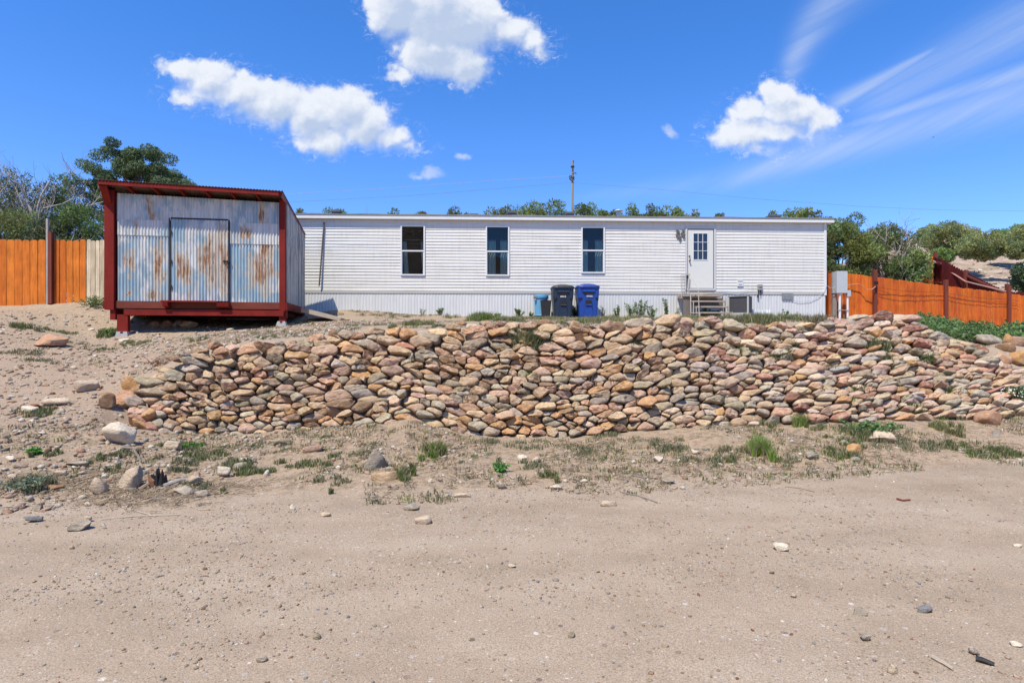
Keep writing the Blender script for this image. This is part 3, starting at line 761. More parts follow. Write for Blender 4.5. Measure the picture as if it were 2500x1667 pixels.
# roof
ZR = lambda x, y: (3.985-.105*x/SW) - (y+.42)*.178
rx0, rx1, ry0, ry1 = sx(235,-.42), sx(690,-.42), -.42, SD+.26
n = int((rx1-rx0)/.076*6); v = []; f = []
for i in range(n+1):
    x = rx0+(rx1-rx0)*i/n; dz = .010*math.cos(2*math.pi*x/.076)
    v += [(x, ry0, ZR(x,ry0)+dz), (x, ry1, ZR(x,ry1)+dz), (x, ry0, ZR(x,ry0)+dz-.006), (x, ry1, ZR(x,ry1)+dz-.006)]
for i in range(n):
    a = i*4; f += [(a, a+4, a+5, a+1), (a+2, a+3, a+7, a+6), (a, a+2, a+6, a+4), (a+1, a+5, a+7, a+3)]
mesh_obj('roof_sheet', v, f, M_roofrust, shed)
m = MB(); a, b = rx0+.02, rx1-.10
m.hexa([(a,ry0+.02,ZR(a,ry0)-.118),(b,ry0+.02,ZR(b,ry0)-.118),(b,ry0+.06,ZR(b,ry0)-.118),(a,ry0+.06,ZR(a,ry0)-.118)], [(a,ry0+.02,ZR(a,ry0)-.02),(b,ry0+.02,ZR(b,ry0)-.02),(b,ry0+.06,ZR(b,ry0)-.02),(a,ry0+.06,ZR(a,ry0)-.02)])
m.build('fascia', M_red, shed)
for k in range(8):
    x = .02+k*(SW-.06)/7
    m = MB(); y0, y1 = ry0+.06, ry1-.03
    m.hexa([(x-.02,y0,ZR(x,y0)-.12),(x+.02,y0,ZR(x,y0)-.12),(x+.02,y1,ZR(x,y1)-.12),(x-.02,y1,ZR(x,y1)-.12)], [(x-.02,y0,ZR(x,y0)-.018),(x+.02,y0,ZR(x,y0)-.018),(x+.02,y1,ZR(x,y1)-.018),(x-.02,y1,ZR(x,y1)-.018)])
    m.build('rafter', M_red, shed)
for s_ in (0, 1):      # barge boards
    x = (rx1-.05) if s_ else rx0+.02; m = MB()
    m.hexa([(x,ry0+.06,ZR(x,ry0)-.15),(x+.035,ry0+.06,ZR(x,ry0)-.15),(x+.035,ry1-.02,ZR(x,ry1)-.13),(x,ry1-.02,ZR(x,ry1)-.13)], [(x,ry0+.06,ZR(x,ry0)-.018),(x+.035,ry0+.06,ZR(x,ry0)-.018),(x+.035,ry1-.02,ZR(x,ry1)-.018),(x,ry1-.02,ZR(x,ry1)-.018)])
    m.build('barge_board', varied('faded_red_board', (.30,.10,.085), .35, 4, .8) if s_ else M_red, shed)
# diagonal brace at top left
m = MB(); m.hexa([(-.01,-.06,3.45),(.16,-.06,3.45),(.16,.0,3.45),(-.01,.0,3.45)], [(rx0+.03,-.36,3.84),(rx0+.2,-.36,3.84),(rx0+.2,-.30,3.84),(rx0+.03,-.30,3.84)]); m.build('brace', M_red, shed)
# right side wall: uneven vertical boards
m = MB(); y = .1; k = 0
while y < SD-.1:
    wd = rnd.uniform(.12, .21); y1 = min(y+wd, SD-.08); d = rnd.uniform(0, .035)
    zb0 = 1.0+rnd.uniform(-.03, .05)
    zt0 = ZR(SW, y)-.13; zt1 = ZR(SW, y1)-.13
    m.hexa([(SW-.03,y,zb0),(SW+.0+d,y,zb0),(SW+d,y1-.006,zb0),(SW-.03,y1-.006,zb0)], [(SW-.03,y,zt0),(SW+d,y,zt0),(SW+d,y1-.006,zt1),(SW-.03,y1-.006,zt1)])
    if rnd.random() < .5:
        zz = rnd.uniform(2.3, 2.9); m.box((SW+d,y+.02,zz), (SW+d+.012,y+wd*.9,zz+rnd.uniform(.25,.5)))
    y = y1+rnd.choice((.004, .01, .022)); k += 1
m.build('side_boards', M_boards, shed)
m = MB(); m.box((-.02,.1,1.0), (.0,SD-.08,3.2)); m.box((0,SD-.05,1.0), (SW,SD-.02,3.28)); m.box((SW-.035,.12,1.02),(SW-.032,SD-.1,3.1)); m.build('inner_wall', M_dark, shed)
m = MB(); m.box((SW-.06,SD-.10,.8), (SW+.03,SD,ZR(SW,SD)-.14)); m.build('corner_post', varied('dark_corner_post', (.12,.09,.08), .3, 4, .9), shed)

m = MB(); m.box((.0,SD-.14,.15), (SW-.3,SD-.10,.66)); m.build('underside_light_block', M_dark, shed)  # added black sheet, blocks light so the space under the shed stays dark
# ramp leaning against the side of the shed
def wpt(px, py, Y): return ((px-1250)/F*Y, Y, zp(py, Y))
m = MB(); a = wpt(735, 750, 15.8); b = wpt(832, 780, 15.6)
dz = .13
m.hexa([(a[0],a[1],a[2]-dz),(b[0],b[1],b[2]-.05),(b[0]-.1,b[1]+1.0,b[2]-.05),(a[0]-.1,a[1]+.95,a[2]-dz)], [(a[0],a[1],a[2]),(b[0],b[1],b[2]+.05),(b[0]-.1,b[1]+1.0,b[2]+.05),(a[0]-.1,a[1]+.95,a[2])])
rp = thing('ramp', 'raw plank ramp sloping down to the ground on the right side of the shed', 'ramp', (b[0], b[1], b[2]))
m.v = [(x-b[0], y-b[1], z-b[2]) for x, y, z in m.v]; m.build('deck', M_raw, rp)
m = MB(); m.box((-.02,-.05,-.10), (.22,.95,.0)); m.build('foot_board', varied('brown_foot_board', (.22,.12,.08), .3, 5, .9), rp)

# ================================================================== MOBILE HOME
HA = (-7.05, 18.7); HANG = math.atan2(.72, 17.69); hc, hs_ = math.cos(HANG), math.sin(HANG); HB0 = 2.3-CH
def hx(px, yo=0.0):
    u = (px-1250)/F; ax = HA[0]-hs_*yo; ay = HA[1]+hc*yo
    return (u*ay-ax)/(hc-u*hs_)
def hzz(py, px, yo=0.0):      # height above eye of a facade point
    x = hx(px, yo); Y = HA[1]+hs_*x+hc*yo; return (833.5-py)/F*Y
home = thing('mobile_home', 'long single wide white mobile home with lap siding and corrugated skirting', 'mobile home', (HA[0], HA[1], CH), HANG)
X0, X1 = -3.0, hx(2013); Zs0, Zs1 = 1.67, 3.99; DEP = 4.2
ops = []   # openings x0,x1,z0,z1
for a, b in ((979,1037), (1186.5,1243), (1419.4,1475.5)): ops.append((hx(a), hx(b), hzz(668, a), hzz(556, a)))
dox = (hx(1674.3), hx(1745.7), 1.76, 3.80)
N = 23; lh = (Zs1-Zs0)/N; v = []; f = []
ops = [(a, b, Zs0+math.floor((c-Zs0)/lh+.25)*lh, Zs0+math.ceil((d-Zs0)/lh-.25)*lh) for a, b, c, d in ops]; dox = (dox[0], dox[1], Zs0+lh, Zs0+21*lh+.012); ops2 = ops+[dox]
for i in range(N):
    z0 = Zs0+i*lh; z1 = z0+lh; cuts = []
    for (a, b, c, d) in ops2:
        if z1 > c+.015 and z0 < d-.015: cuts.append((a, b))
    cuts.sort(); x = X0; segs = []
    for a, b in cuts: segs.append((x, a)); x = b
    segs.append((x, X1))
    for a, b in segs:
        # small joints where siding lengths overlap
        js = [a]+sorted(rnd.uniform(a, b) for _ in range(int((b-a)/4.2)))+[b]
        for p, q in zip(js[:-1], js[1:]):
            o_ = len(v); pr = .015+rnd.uniform(-.0015, .0015); n_ = max(2, int((q-p)/.8)); 
            for k in range(n_+1):
                xx = p+(q-p)*k/n_; wv = .0025*math.sin(xx*2.1+i*1.7)+.002*math.sin(xx*5.3+i)
                v += [(xx, .0, z0), (xx, -pr+wv*.5, z0+.002+wv), (xx, -pr+wv*.5, z0+.016+wv), (xx, -.003, z1)]
            for k in range(n_):
                for t in range(3): A = o_+k*4+t; f.append((A, A+4, A+5, A+1))
mesh_obj('siding', v, f, M_vinyl, home)
# hollow body
m = MB(); m.box((X0, 2.9, .6), (X1-.01, 2.92, 3.98)); m.box((X0-.02, .02, .6), (X0, DEP, 4.0)); m.box((X0,DEP-.02,.6),(X1-.01,DEP,4.0)); m.box((X0,.02,1.60),(X1-.02,2.9,1.64)); m.box((X0,.02,3.94),(X1-.02,2.9,3.97))
for xx in (2.0, 5.3, 8.2, 12.0): m.box((xx,.02,1.64), (xx+.05,2.9,3.94))
m.build('inner_walls', M_room, home)
m = MB(); m.box((X1-.009,.001,1.67), (X1+.008,DEP,3.985)); m.build('end_wall', M_vinyl, home)
m = MB(); m.box((X1+.0085,-.03,1.56), (X1+.055,.08,3.985)); m.box((X1-.03,-.034,1.56),(X1+.008,.0,3.985)); m.build('corner_trim', M_trim, home)
m = MB(); m.box((X0,-.028,1.575), (X1-.031,.018,1.668)); m.build('bottom_band', M_beige, home)
XE = hx(2031)
m = MB(); m.box((X0-.1,-.14,3.995), (XE,-.10,4.105)); m.box((XE-.04,-.0999,3.995),(XE,DEP+.1,4.105)); m.build('fascia', M_trim, home)
m = MB(); m.box((X0-.1,-.0995,3.991), (XE-.041,.05,4.01)); m.build('soffit', M_trim, home)
m = MB(); v_ = []; 
n_ = 60
for k in range(n_):
    xa = X0-.1+(XE-X0+.1)*k/n_; xb = X0-.1+(XE-X0+.1)*(k+1)/n_; w0 = .008*math.sin(k*1.3); w1 = .008*math.sin((k+1)*1.3)
    m.hexa([(xa,-.155,4.107),(xb,-.155,4.107),(xb,2,4.107),(xa,2,4.107)], [(xa,-.155,4.15+w0),(xb,-.155,4.15+w1),(xb,2,4.30),(xa,2,4.30)])
m.box((X0-.1,2.001,4.107), (XE,DEP+.12,4.29)); m.build('roof', M_roofgrey, home)
# skirting
sk = []; sf = []; gap = (dox[0]-.03, dox[1]-.02)
v, f = [], []
pit = .098
for k_, (a, b) in enumerate(((X0, X1+.03),)):
    xs_ = np.arange(a, b, pit/6)
    for i, x in enumerate(xs_):
        yy = .0-.008*max(-.3, math.cos(2*math.pi*x/pit)); 
        X_ = HA[0]+hc*x; Y_ = HA[1]+hs_*x; zb_ = gz(X_, Y_-.05)-CH-.12
        for q in (0, .5, 1): v.append((x, yy-.012, zb_+(1.565-zb_)*q))
    for i in range(len(xs_)-1):
        for t in (0, 1): A = i*3+t; f.append((A, A+3, A+4, A+1))
mesh_obj('skirting', v, f, M_skirt, home, smooth=True)
m = MB(); m.box((X1+.01,.0,.5), (X1+.03,DEP,1.62)); m.build('skirting_end', M_skirt, home)
# windows
for wi, (a, b, c, d) in enumerate(ops):
    fr = MB(); t = .034
    fr.box((a-.01,-.045,c-.01), (a+t,.03,d+.01)); fr.box((b-t,-.045,c-.01), (b+.01,.03,d+.01)); fr.box((a+t,-.045,d-t+.02), (b-t,.03,d+.01)); fr.box((a+t,-.05,c-.01), (b-t,.03,c+t))
    wn_ = fr.build('window', M_trim, home)
    zc = (c+d)/2-.01
    r_ = MB(); r_.box((a+t,-.035,zc-.022), (b-t,.0,zc+.022)); r_.box((a+t,-.02,c+t),(a+t+.018,.02,zc-.022)); r_.box((b-t-.018,-.02,c+t),(b-t,.02,zc-.022)); r_.build('sash_rail', M_trim, wn_)
    g_ = MB(); g_.box((a+t,.012,zc+.022), (b-t,.016,d-t+.02)); g_.box((a+t+.018,-.004,c+t), (b-t-.018,.0,zc-.022)); g_.build('pane', M_glass, wn_)
    s_ = MB(); s_.box((a+t,-.012,zc+.0221),(a+t+.012,.011,d-t+.02)); s_.box((b-t-.012,-.012,zc+.0221),(b-t,.011,d-t+.02)); s_.box((a+t+.012,-.012,d-t+.008),(b-t-.012,.011,d-t+.02)); s_.build('sash_seal', M_seal, wn_)
    iw = b-a-2*t
    spans = {0: ((0,.20),(.84,1.0)), 1: ((.03,.42),(.64,1.0)), 2: ((.02,.28),(.62,1.0))}[wi]
    topz = {0: d-.50, 1: d-.45, 2: d-.42}[wi]
    for (p, q) in spans:
        v, f = [], []; n_ = 26
        for k in range(n_+1):
            s0 = k/n_; xx = a+t+iw*(p+(q-p)*s0); yy = .065+.022*math.sin(s0*19+wi)
            tz = topz+(.05*math.sin(k*1.9) if wi else .02*math.sin(k*1.3))
            lean = (.10*iw if (wi == 0) else 0)
            v += [(xx, yy, tz), (xx+lean*.5, yy, (tz+c)/2), (xx+lean, yy, c)]
        for k in range(n_):
            for t_ in (0, 1): A = k*3+t_; f.append((A, A+3, A+4, A+1))
        mesh_obj('curtain', v, f, M_curt, home, smooth=True)
    if wi == 0:
        m = MB(); m.tube([(a+.05,.3,d-.40),(b-.03,.3,d-.40)], .014, 6); m.tube([(a+.05,.55,d-.49),(b-.03,.55,d-.49)], .010, 6); m.build('curtain_rod', M_rod, home)
        m = MB(); cx_ = a+.22
        m.tube([(cx_,1.2,3.9),(cx_,1.2,3.80)], .02, 8)
        for t_ in range(5):
            an = t_*1.257+.4; m.hexa([(cx_,1.19,3.79),(cx_+.04,1.24,3.79),(cx_+.5*math.cos(an)+.05,1.2+.5*math.sin(an),3.79),(cx_+.5*math.cos(an),1.14+.5*math.sin(an),3.79)], [(cx_,1.19,3.80),(cx_+.04,1.24,3.80),(cx_+.5*math.cos(an)+.05,1.2+.5*math.sin(an),3.80),(cx_+.5*math.cos(an),1.14+.5*math.sin(an),3.80)])
        m.build('ceiling_fan', M_trim, home)
# door
a, b, c, d = dox
m = MB(); t = .055
m.box((a-.02,-.035,c-.05), (a+t-.01,.03,d+.04)); m.box((b-t+.01,-.035,c-.05), (b+.02,.03,d+.04)); m.box((a+t-.01,-.035,d-.03), (b-t+.01,.03,d+.04)); m.box((a+t-.01,-.06,c-.06), (b-t+.01,.03,c-.005)); fo = m.build('door_casing', M_dtrim, home)
m = MB(); m.box((a+t-.01,-.0,c-.004), (b-t+.01,.02,d-.031)); m.build('door_seal', M_seal, home)
da, db, dc, dd = a+t+.018, b-t-.018, c+.016, d-.055
gx0, gx1 = hx(1692.5), hx(1726.5); gz0, gz1 = hzz(634, 1710), hzz(570.5, 1710)
m = MB(); yb_ = -.018
m.box((da,yb_,dc), (gx0,.0,dd)); m.box((gx1,yb_,dc), (db,.0,dd)); m.box((gx0,yb_,dc), (gx1,.0,gz0)); m.box((gx0,yb_,gz1), (gx1,.0,dd)); do = m.build('door', M_door, home)
m = MB(); e = .014; cw = (gx1-gx0); ch_ = gz1-gz0
m.box((gx0-.02,-.028,gz0-.02),(gx0+.002,-.0185,gz1+.02)); m.box((gx1-.002,-.028,gz0-.02),(gx1+.02,-.0185,gz1+.02)); m.box((gx0+.002,-.028,gz1-.002),(gx1-.002,-.0185,gz1+.02)); m.box((gx0+.002,-.028,gz0-.02),(gx1-.002,-.0185,gz0+.002))
for k in (1, 2):
    m.box((gx0+cw*k/3-e/2,-.026,gz0+.002), (gx0+cw*k/3+e/2,-.004,gz1-.002)); m.box((gx0+.002,-.024,gz0+ch_*k/3-e/2), (gx1-.002,-.005,gz0+ch_*k/3+e/2))
m.build('muntins', M_trim, do)
m = MB(); m.box((gx0,-.003,gz0),(gx1,-.0005,gz1)); m.build('door_glass', mat('dark_door_glass', None, (.012,.014,.018), .03, spec=1.0), do)
kx = hx(1682.5)
m = MB(); m.tube([(kx,-.019,hzz(626,1682)),(kx,-.06,hzz(626,1682))], .024, 10); m.build('deadbolt', M_black, do); m = MB(); m.tube([(kx,-.02,hzz(637,1682)),(kx,-.05,hzz(637,1682)),(kx,-.09,hzz(637,1682))], [.016,.022,.03], 10); m.tube([(kx,-.05,hzz(636,1682)),(kx+.02,-.06,hzz(643,1682))], .008, 6); m.build('door_handle', M_black, do)
# leaf-shaped ornament beside the door
ox, oz = hx(1661), hzz(574, 1661)
om = thing('wall_ornament', 'grey metal wall ornament of clustered leaves on the siding beside the door', 'wall ornament', (HA[0]+hc*ox+hs_*.0, HA[1]+hs_*ox-hc*.035, CH+oz), HANG)
m = MB()
for (dx, dz, an, l) in ((-.10,.12,20,.13),(.10,.12,60,.13),(-.12,-.02,100,.14),(-.02,-.13,90,.17),(.10,-.04,80,.15),(.04,.03,80,.12),(-.05,.05,70,.1)):
    A_ = R(an); ux, uz = math.cos(A_), -math.sin(A_); o_ = len(m.v); pts = []
    for t in np.linspace(0, 2*math.pi, 12, endpoint=False):
        p = l/2*math.cos(t); q = l*.30*math.sin(t)*(1-.3*math.cos(t)); pts.append((dx+ux*p-uz*q, dz+uz*p+ux*q))
    for yy in (-.012-.02*abs(dx)*5, .0): m.v += [(p[0], yy, p[1]) for p in pts]
    m.f.append(tuple(range(o_, o_+12))); m.f.append(tuple(range(o_+23, o_+11, -1)))
    for k in range(12): m.f.append((o_+k, o_+12+k, o_+12+(k+1) % 12, o_+(k+1) % 12))
m.build('leaves', varied('pewter', (.17,.165,.15), .3, 14, .5, metal=.3), om)
# fixtures on the facade that belong to the home
def vent_cover(px0, px1, py0, py1, name, M_, lines=True):
    a, b = hx(px0), hx(px1); z1, z0 = hzz(py0, px0), hzz(py1, px0); m = MB()
    m.box((a,-.045,z0), (b,-.01,z1)); o = m.build(name, M_, home)
    MB().box((a+.02,-.052,z1-.045), (b-.02,-.0455,z1-.03)).build('slot', M_seal, o); MB().box((a+.04,-.052,z0+.05), (b-.04,-.0455,z0+.065)).build('slot', M_seal, o)
vent_cover(1799, 1813.5, 684.5, 698.5, 'dryer_vent', M_trim)
a, b = hx(1848.5), hx(1859); z1, z0 = hzz(695, 1850), hzz(708.5, 1850)
m = MB(); m.box((a,-.09,z0), (b,-.005,z1)); jb = m.build('disconnect_box', M_smallgrey, home)
m = MB(); m.box((a+.04,-.096,(z0+z1)/2-.01), (b-.01,-.0905,(z0+z1)/2+.006)); m.build('slot', M_dark, jb)
m = MB(); m.tube([(a+.03,-.05,z0),(a+.02,-.05,z0-.10),(a-.0,-.06,z0-.22)], .013, 6); m.tube([(a-.0,-.06,z0-.16),(a-.0,-.06,z0-.26)], .026, 8); m.tube([(a+.10,-.05,z0),(a+.11,-.05,z0-.1),(a+.09,-.05,z0-.18)], .014, 6); m.build('conduit', M_black, jb)
a, b = hx(1907.5), hx(1935); z1, z0 = hzz(716, 1920), hzz(731, 1920); m = MB(); k = 0
while a+k*.045 < b:
    m.box((a+k*.045,-.05-.012*(k % 2),z0), (min(a+k*.045+.044, b),-.03,z1)); k += 1
m.build('foundation_vent', varied('streaked_zinc', (.36,.37,.37), .5, 12, .5, stretch=(3,1,.3), metal=.3), home)
# thin cable drooping along the skirting at the right
pts = [(hx(px), -.045, hzz(py, px)) for px, py in ((1930,733),(1950,737),(1975,735),(1995,726),(2012,712),(2016,700))]
m = MB(); m.tube(pts, .006, 5); m.build('cable', M_wirel, home)
pts = [(hx(px), -.055, hzz(py, px)) for px, py in ((1715,715),(1760,711),(1800,716),(1825,709),(1848,708))]
m = MB(); m.tube(pts, .004, 5); m.build('cable', M_seal, home)
# roof pieces
def rv(px0, px1, py0, py1, yo=1.0):
    a, b = hx(px0, yo), hx(px1, yo); z1 = hzz(py0, px0, yo); z0 = 4.18; m = MB()
    m.hexa([(a+.04,yo,z0),(b-.04,yo,z0),(b-.04,yo+.3,z0),(a+.04,yo+.3,z0)], [(a+.04,yo,z1-.07),(b-.04,yo,z1-.07),(b-.04,yo+.3,z1-.07),(a+.04,yo+.3,z1-.07)])
    m.box((a,yo-.04,z1-.068), (b,yo+.34,z1)); m.build('roof_vent', M_ventgrey, home)
for q in ((808,830,513,520), (1240,1262,515.5,523), (1382,1403,517.5,525), (1880,1908,524.5,531), (1150,1168,522,525)): rv(*q)
def pipe(px, py, r, cap=False, yo=1.2, M_=None):
    x = hx(px, yo); z1 = hzz(py, px, yo); m = MB(); m.tube([(x,yo,4.15),(x,yo,z1-(.04 if cap else 0))], r, 10)
    if cap: m.tube([(x,yo,z1-.07),(x,yo,z1-.045),(x,yo,z1-.01),(x,yo,z1)], [r*1.2,r*2.3,r*1.9,r*.6], 14)
    m.build('flue_pipe' if cap else 'vent_pipe', M_ or M_ventgrey, home)
pipe(1510, 512.5, .07, True, M_=M_galvp); pipe(1766, 520, .035); pipe(1587, 516, .035, M_=M_char); pipe(1621, 525, .06, M_=M_dark)
# long thin pole leaning on the siding
pa = (hx(791.5,-.03), hzz(543,791,-.03)); pb = (hx(778.5,-.10), hzz(700,779,-.10))
pl = thing('leaning_pole', 'long thin weathered wooden pole leaning on the siding near the shed', 'pole', (HA[0]+hc*pb[0]+hs_*.10, HA[1]+hs_*pb[0]-hc*.10, CH+pb[1]), HANG)
m = MB(); m.tube([(0,0,0),(.01,.005,.06),(pa[0]-pb[0],.06,pa[1]-pb[1])], [.006,.027,.026], 5); m.build('shaft', varied('weathered_pole', (.13,.115,.10), .25, 10, .9, stretch=(1,1,.2)), pl)
# ================================================================== BINS
def H2W(x, y, z): return (HA[0]+hc*x-hs_*y, HA[1]+hs_*x+hc*y, CH+z)
def cart(px0, px1, pyt, pyb, Mb, Ml, label, Y, digits):
    u = ((px0+px1)/2-1250)/F; X = u*Y; W_ = (px1-px0)/F*Y; H_ = (pyb-pyt)/F*Y; z0 = zp(pyb, Y)
    t = thing('wheeled_bin', label, 'wheelie bin', (X, Y, z0), HANG, 'wheeled bins against the skirting')
    wt, wb = W_*.445, W_*.375; D = .36; zt = H_*.88
    def fy(z): return -(D*.86+(D*.14)*z/zt)          # front face y
    m = MB(); n = 7; v = []; rows = [0, .04, .3, .55, .62, .8, .93, 1.0]
    sec = []
    for q in rows:
        z = zt*q+.0; hw = wb+(wt-wb)*q; hw += .012 if q >= .62 and q < 1 else 0
        d = D*(.86+.14*q); r_ = .07
        ring = []
        for cx_, cy_, a0 in ((hw-r_, d-r_, 0), (-hw+r_, d-r_, 90), (-hw+r_, -d+r_, 180), (hw-r_, -d+r_, 270)):
            for k in range(5): A_ = R(a0+k*22.5); ring.append((cx_+r_*math.cos(A_), cy_+r_*math.sin(A_), z+.03))
        sec.append(ring)
    nn = len(sec[0]); 
    for ring in sec: m.v += ring
    for i in range(len(sec)-1):
        for k in range(nn): k2 = (k+1) % nn; m.f.append((i*nn+k, i*nn+k2, (i+1)*nn+k2, (i+1)*nn+k))
    m.f.append(tuple(range(nn))[::-1]); m.f.append(tuple((len(sec)-1)*nn+k for k in range(nn)))
    body = m.build('body', Mb, t)
    f_ = -D*.93
    # raised side cheeks, handle hood, catch bar pocket, chute panel
    m = MB(); zz = lambda q: zt*q+.03
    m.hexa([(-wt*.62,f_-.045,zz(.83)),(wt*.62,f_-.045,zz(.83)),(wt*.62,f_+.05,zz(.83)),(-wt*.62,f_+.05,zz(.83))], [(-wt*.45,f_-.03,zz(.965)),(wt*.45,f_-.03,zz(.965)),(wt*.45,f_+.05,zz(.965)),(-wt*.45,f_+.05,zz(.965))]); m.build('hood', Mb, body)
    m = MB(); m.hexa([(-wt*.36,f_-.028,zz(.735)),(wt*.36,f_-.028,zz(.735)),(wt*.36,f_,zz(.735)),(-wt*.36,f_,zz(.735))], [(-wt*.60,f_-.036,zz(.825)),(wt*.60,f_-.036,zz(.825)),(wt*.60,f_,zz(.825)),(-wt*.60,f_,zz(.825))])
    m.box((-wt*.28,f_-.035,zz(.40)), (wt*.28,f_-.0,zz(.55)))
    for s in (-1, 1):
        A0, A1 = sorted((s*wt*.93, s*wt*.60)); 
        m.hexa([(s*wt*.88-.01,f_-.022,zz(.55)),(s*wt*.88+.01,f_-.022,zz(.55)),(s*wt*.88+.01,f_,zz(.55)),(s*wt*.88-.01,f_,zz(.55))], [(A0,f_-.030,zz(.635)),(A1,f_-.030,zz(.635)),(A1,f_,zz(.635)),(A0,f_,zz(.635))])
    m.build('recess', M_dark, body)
    m = MB(); m.tube([(-wt*.29,f_-.04,zz(.395)),(wt*.29,f_-.04,zz(.395))], .019, 8); m.build('catch_bar', M_galvp if False else Ml, body)
    m = MB(); m.hexa([(-wt*.40,f_-.012,.04),(wt*.40,f_-.012,.04),(wt*.40,f_+.04,.04),(-wt*.40,f_+.04,.04)], [(-wt*.29,f_-.022,zz(.36)),(wt*.29,f_-.022,zz(.36)),(wt*.29,f_+.04,zz(.36)),(-wt*.29,f_+.04,zz(.36))]); m.build('chute_panel', Mb, body)
    # small white stamped number
    m = MB(); x = -wt*.30; hN = .052; zb = zz(.655)
    seg = {'0':'abcdef','1':'bc','5':'afgcd','8':'abcdefg','6':'afgedc','9':'abcdfg','4':'fgbc'}
    for chd in digits:
        wN = .034; q = .011; B = lambda a_, b_, c_, d_: m.box((x+a_, f_-.030, zb+b_), (x+c_, f_-.018, zb+d_))
        for s in seg[chd]:
            if s == 'a': B(0,hN-q,wN,hN)
            if s == 'd': B(0,0,wN,q)
            if s == 'g': B(q,hN/2-q/2,wN-q,hN/2+q/2)
            if s == 'f': B(0,hN/2,q,hN-q)
            if s == 'e': B(0,q,q,hN/2)
            if s == 'b': B(wN-q,hN/2,wN,hN-q)
            if s == 'c': B(wN-q,q,wN,hN/2)
        x += .046
    m.build('printed_number', M_white, body)
    # lid: rim + dome
    m = MB(); n = 16; o_ = 0; zl = zt+.03; hw = W_*.5
    rings = []
    for (sc, dz) in ((1.0, -.035), (1.01, 0), (.98, .03), (.88, .048), (.6, H_*.085), (.3, H_*.105)):
        rings.append([(hw*sc*math.copysign(abs(math.cos(A_))**.45, math.cos(A_)), -.01+(D+.035)*sc*math.copysign(abs(math.sin(A_))**.45, math.sin(A_)), zl+dz) for A_ in np.linspace(0, 2*math.pi, 28, endpoint=False)])
    nn = 28
    for r_ in rings: m.v += r_
    for i in range(len(rings)-1):
        for k in range(nn): k2 = (k+1) % nn; m.f.append((i*nn+k, i*nn+k2, (i+1)*nn+k2, (i+1)*nn+k))
    m.f.append(tuple((len(rings)-1)*nn+k for k in range(nn))); m.f.append(tuple(range(nn))[::-1]); m.build('lid', Ml, t)
    for s in (-1, 1):
        m = MB(); m.tube([(s*wt*.85-.03,D*.9,.11),(s*wt*.85+.03,D*.9,.11)], .12, 14); m.build('wheel', M_char, t)
    m = MB(); m.tube([(-wt*.7,D+.03,zl-.02),(-wt*.7,D+.09,zl-.01),(wt*.7,D+.09,zl-.01),(wt*.7,D+.03,zl-.02)], .015, 6); m.build('handle', Ml, t)
cart(1344.5, 1400, 696, 777, M_navy, M_navylid, 'dark navy wheeled bin with black lid, left of the bright blue one', 18.45, '8059')
cart(1404, 1461.5, 694.5, 777, M_blue, M_bluelid, 'bright blue wheeled bin with blue lid standing on the grass', 18.45, '10956')
# light blue barrel
Y = 18.5; X = (1320.5-1250)/F*Y; z0 = zp(774, Y); s = Y/F
t = thing('barrel', 'light blue plastic barrel with clamped lid behind the small black bin', 'barrel', (X, Y, z0), 0)
m = MB(); m.tube([(0,0,.0),(0,0,.03),(0,0,.06),(0,0,.64)], [.20,.215,.20,.222], 24); m.build('drum', M_ltblue, t, smooth=False)
m = MB(); m.tube([(0,0,.0),(0,0,.045)], [.212,.216], 24); m.build('foot', M_navy, t)
m = MB(); m.tube([(0,0,.602),(0,0,.61),(0,0,.66),(0,0,.70),(0,0,.715)], [.226,.243,.243,.235,.19], 24); m.build('lid', varied('lid_blue', (.13,.36,.56), .12, 5, .45), t)
m = MB(); m.tube([(0,0,.594),(0,0,.602)], [.244,.246], 24); m.build('clamp_ring', M_galvp, t)
m = MB(); m.box((-.235,-.12,.63), (-.15,-.20,.69)); m.box((-.225,-.13,.53), (-.16,-.205,.59)); m.build('clamp', M_smallgrey, t)
# small black bin
Y = 18.15; X = (1332.5-1250)/F*Y; z0 = zp(776, Y)
t = thing('waste_bin', 'small tapered charcoal waste bin without lid in front of the barrel', 'waste bin', (X, Y, z0), 0)
m = MB(); o_ = []
for (z, a, b) in ((0,.125,.10), (.52,.165,.14), (.54,.175,.15), (.545,.175,.15), (.53,.155,.13), (.1,.115,.09)):
    o_.append([(sx_*(a-.03*(q == 1)) , sy_*(b-.03*(q == 0)), z) for sx_, sy_, q in ((1,-1,0),(1,-1,1),(-1,-1,1),(-1,-1,0),(-1,1,0),(-1,1,1),(1,1,1),(1,1,0))])
for r_ in o_: m.v += r_
for i in range(5):
    for k in range(8): k2 = (k+1) % 8; m.f.append((i*8+k, i*8+k2, (i+1)*8+k2, (i+1)*8+k))
m.f.append(tuple(range(8))[::-1]); m.f.append(tuple(40+k for k in range(8))); m.build('tub', M_char, t)

# ================================================================== PORCH STEPS
st_x, st_y = hx(1720,-.6), -.6
Yp = HA[1]+hs_*st_x-.6
stp = thing('porch_steps', 'low metal porch steps with worn treads and cream handrails at the white door', 'steps', H2W(hx(1670), -1.2, hzz(775,1700,-1.2)), HANG)
px_, py_, pz_ = hx(1670), -1.2, hzz(775, 1700, -1.2)
def L(px, py, yo): return (hx(px, yo)-px_, yo-py_, hzz(py, px, yo)-pz_)
def tread(pa, pb, py, yo, dep, th=.045, M_=M_tread, name='tread'):
    a = L(pa, py, yo); b = L(pb, py, yo); m = MB(); m.box((a[0], a[1], a[2]-th), (b[0], a[1]+dep, a[2])); m.build(name, M_, stp)
tread(1667, 1765, 719.5, -.62, .58, .05, name='landing')
tread(1694, 1771, 733.5, -.80, .24); tread(1702, 1778, 747, -.98, .24); tread(1707, 1788, 761.5, -1.16, .24)
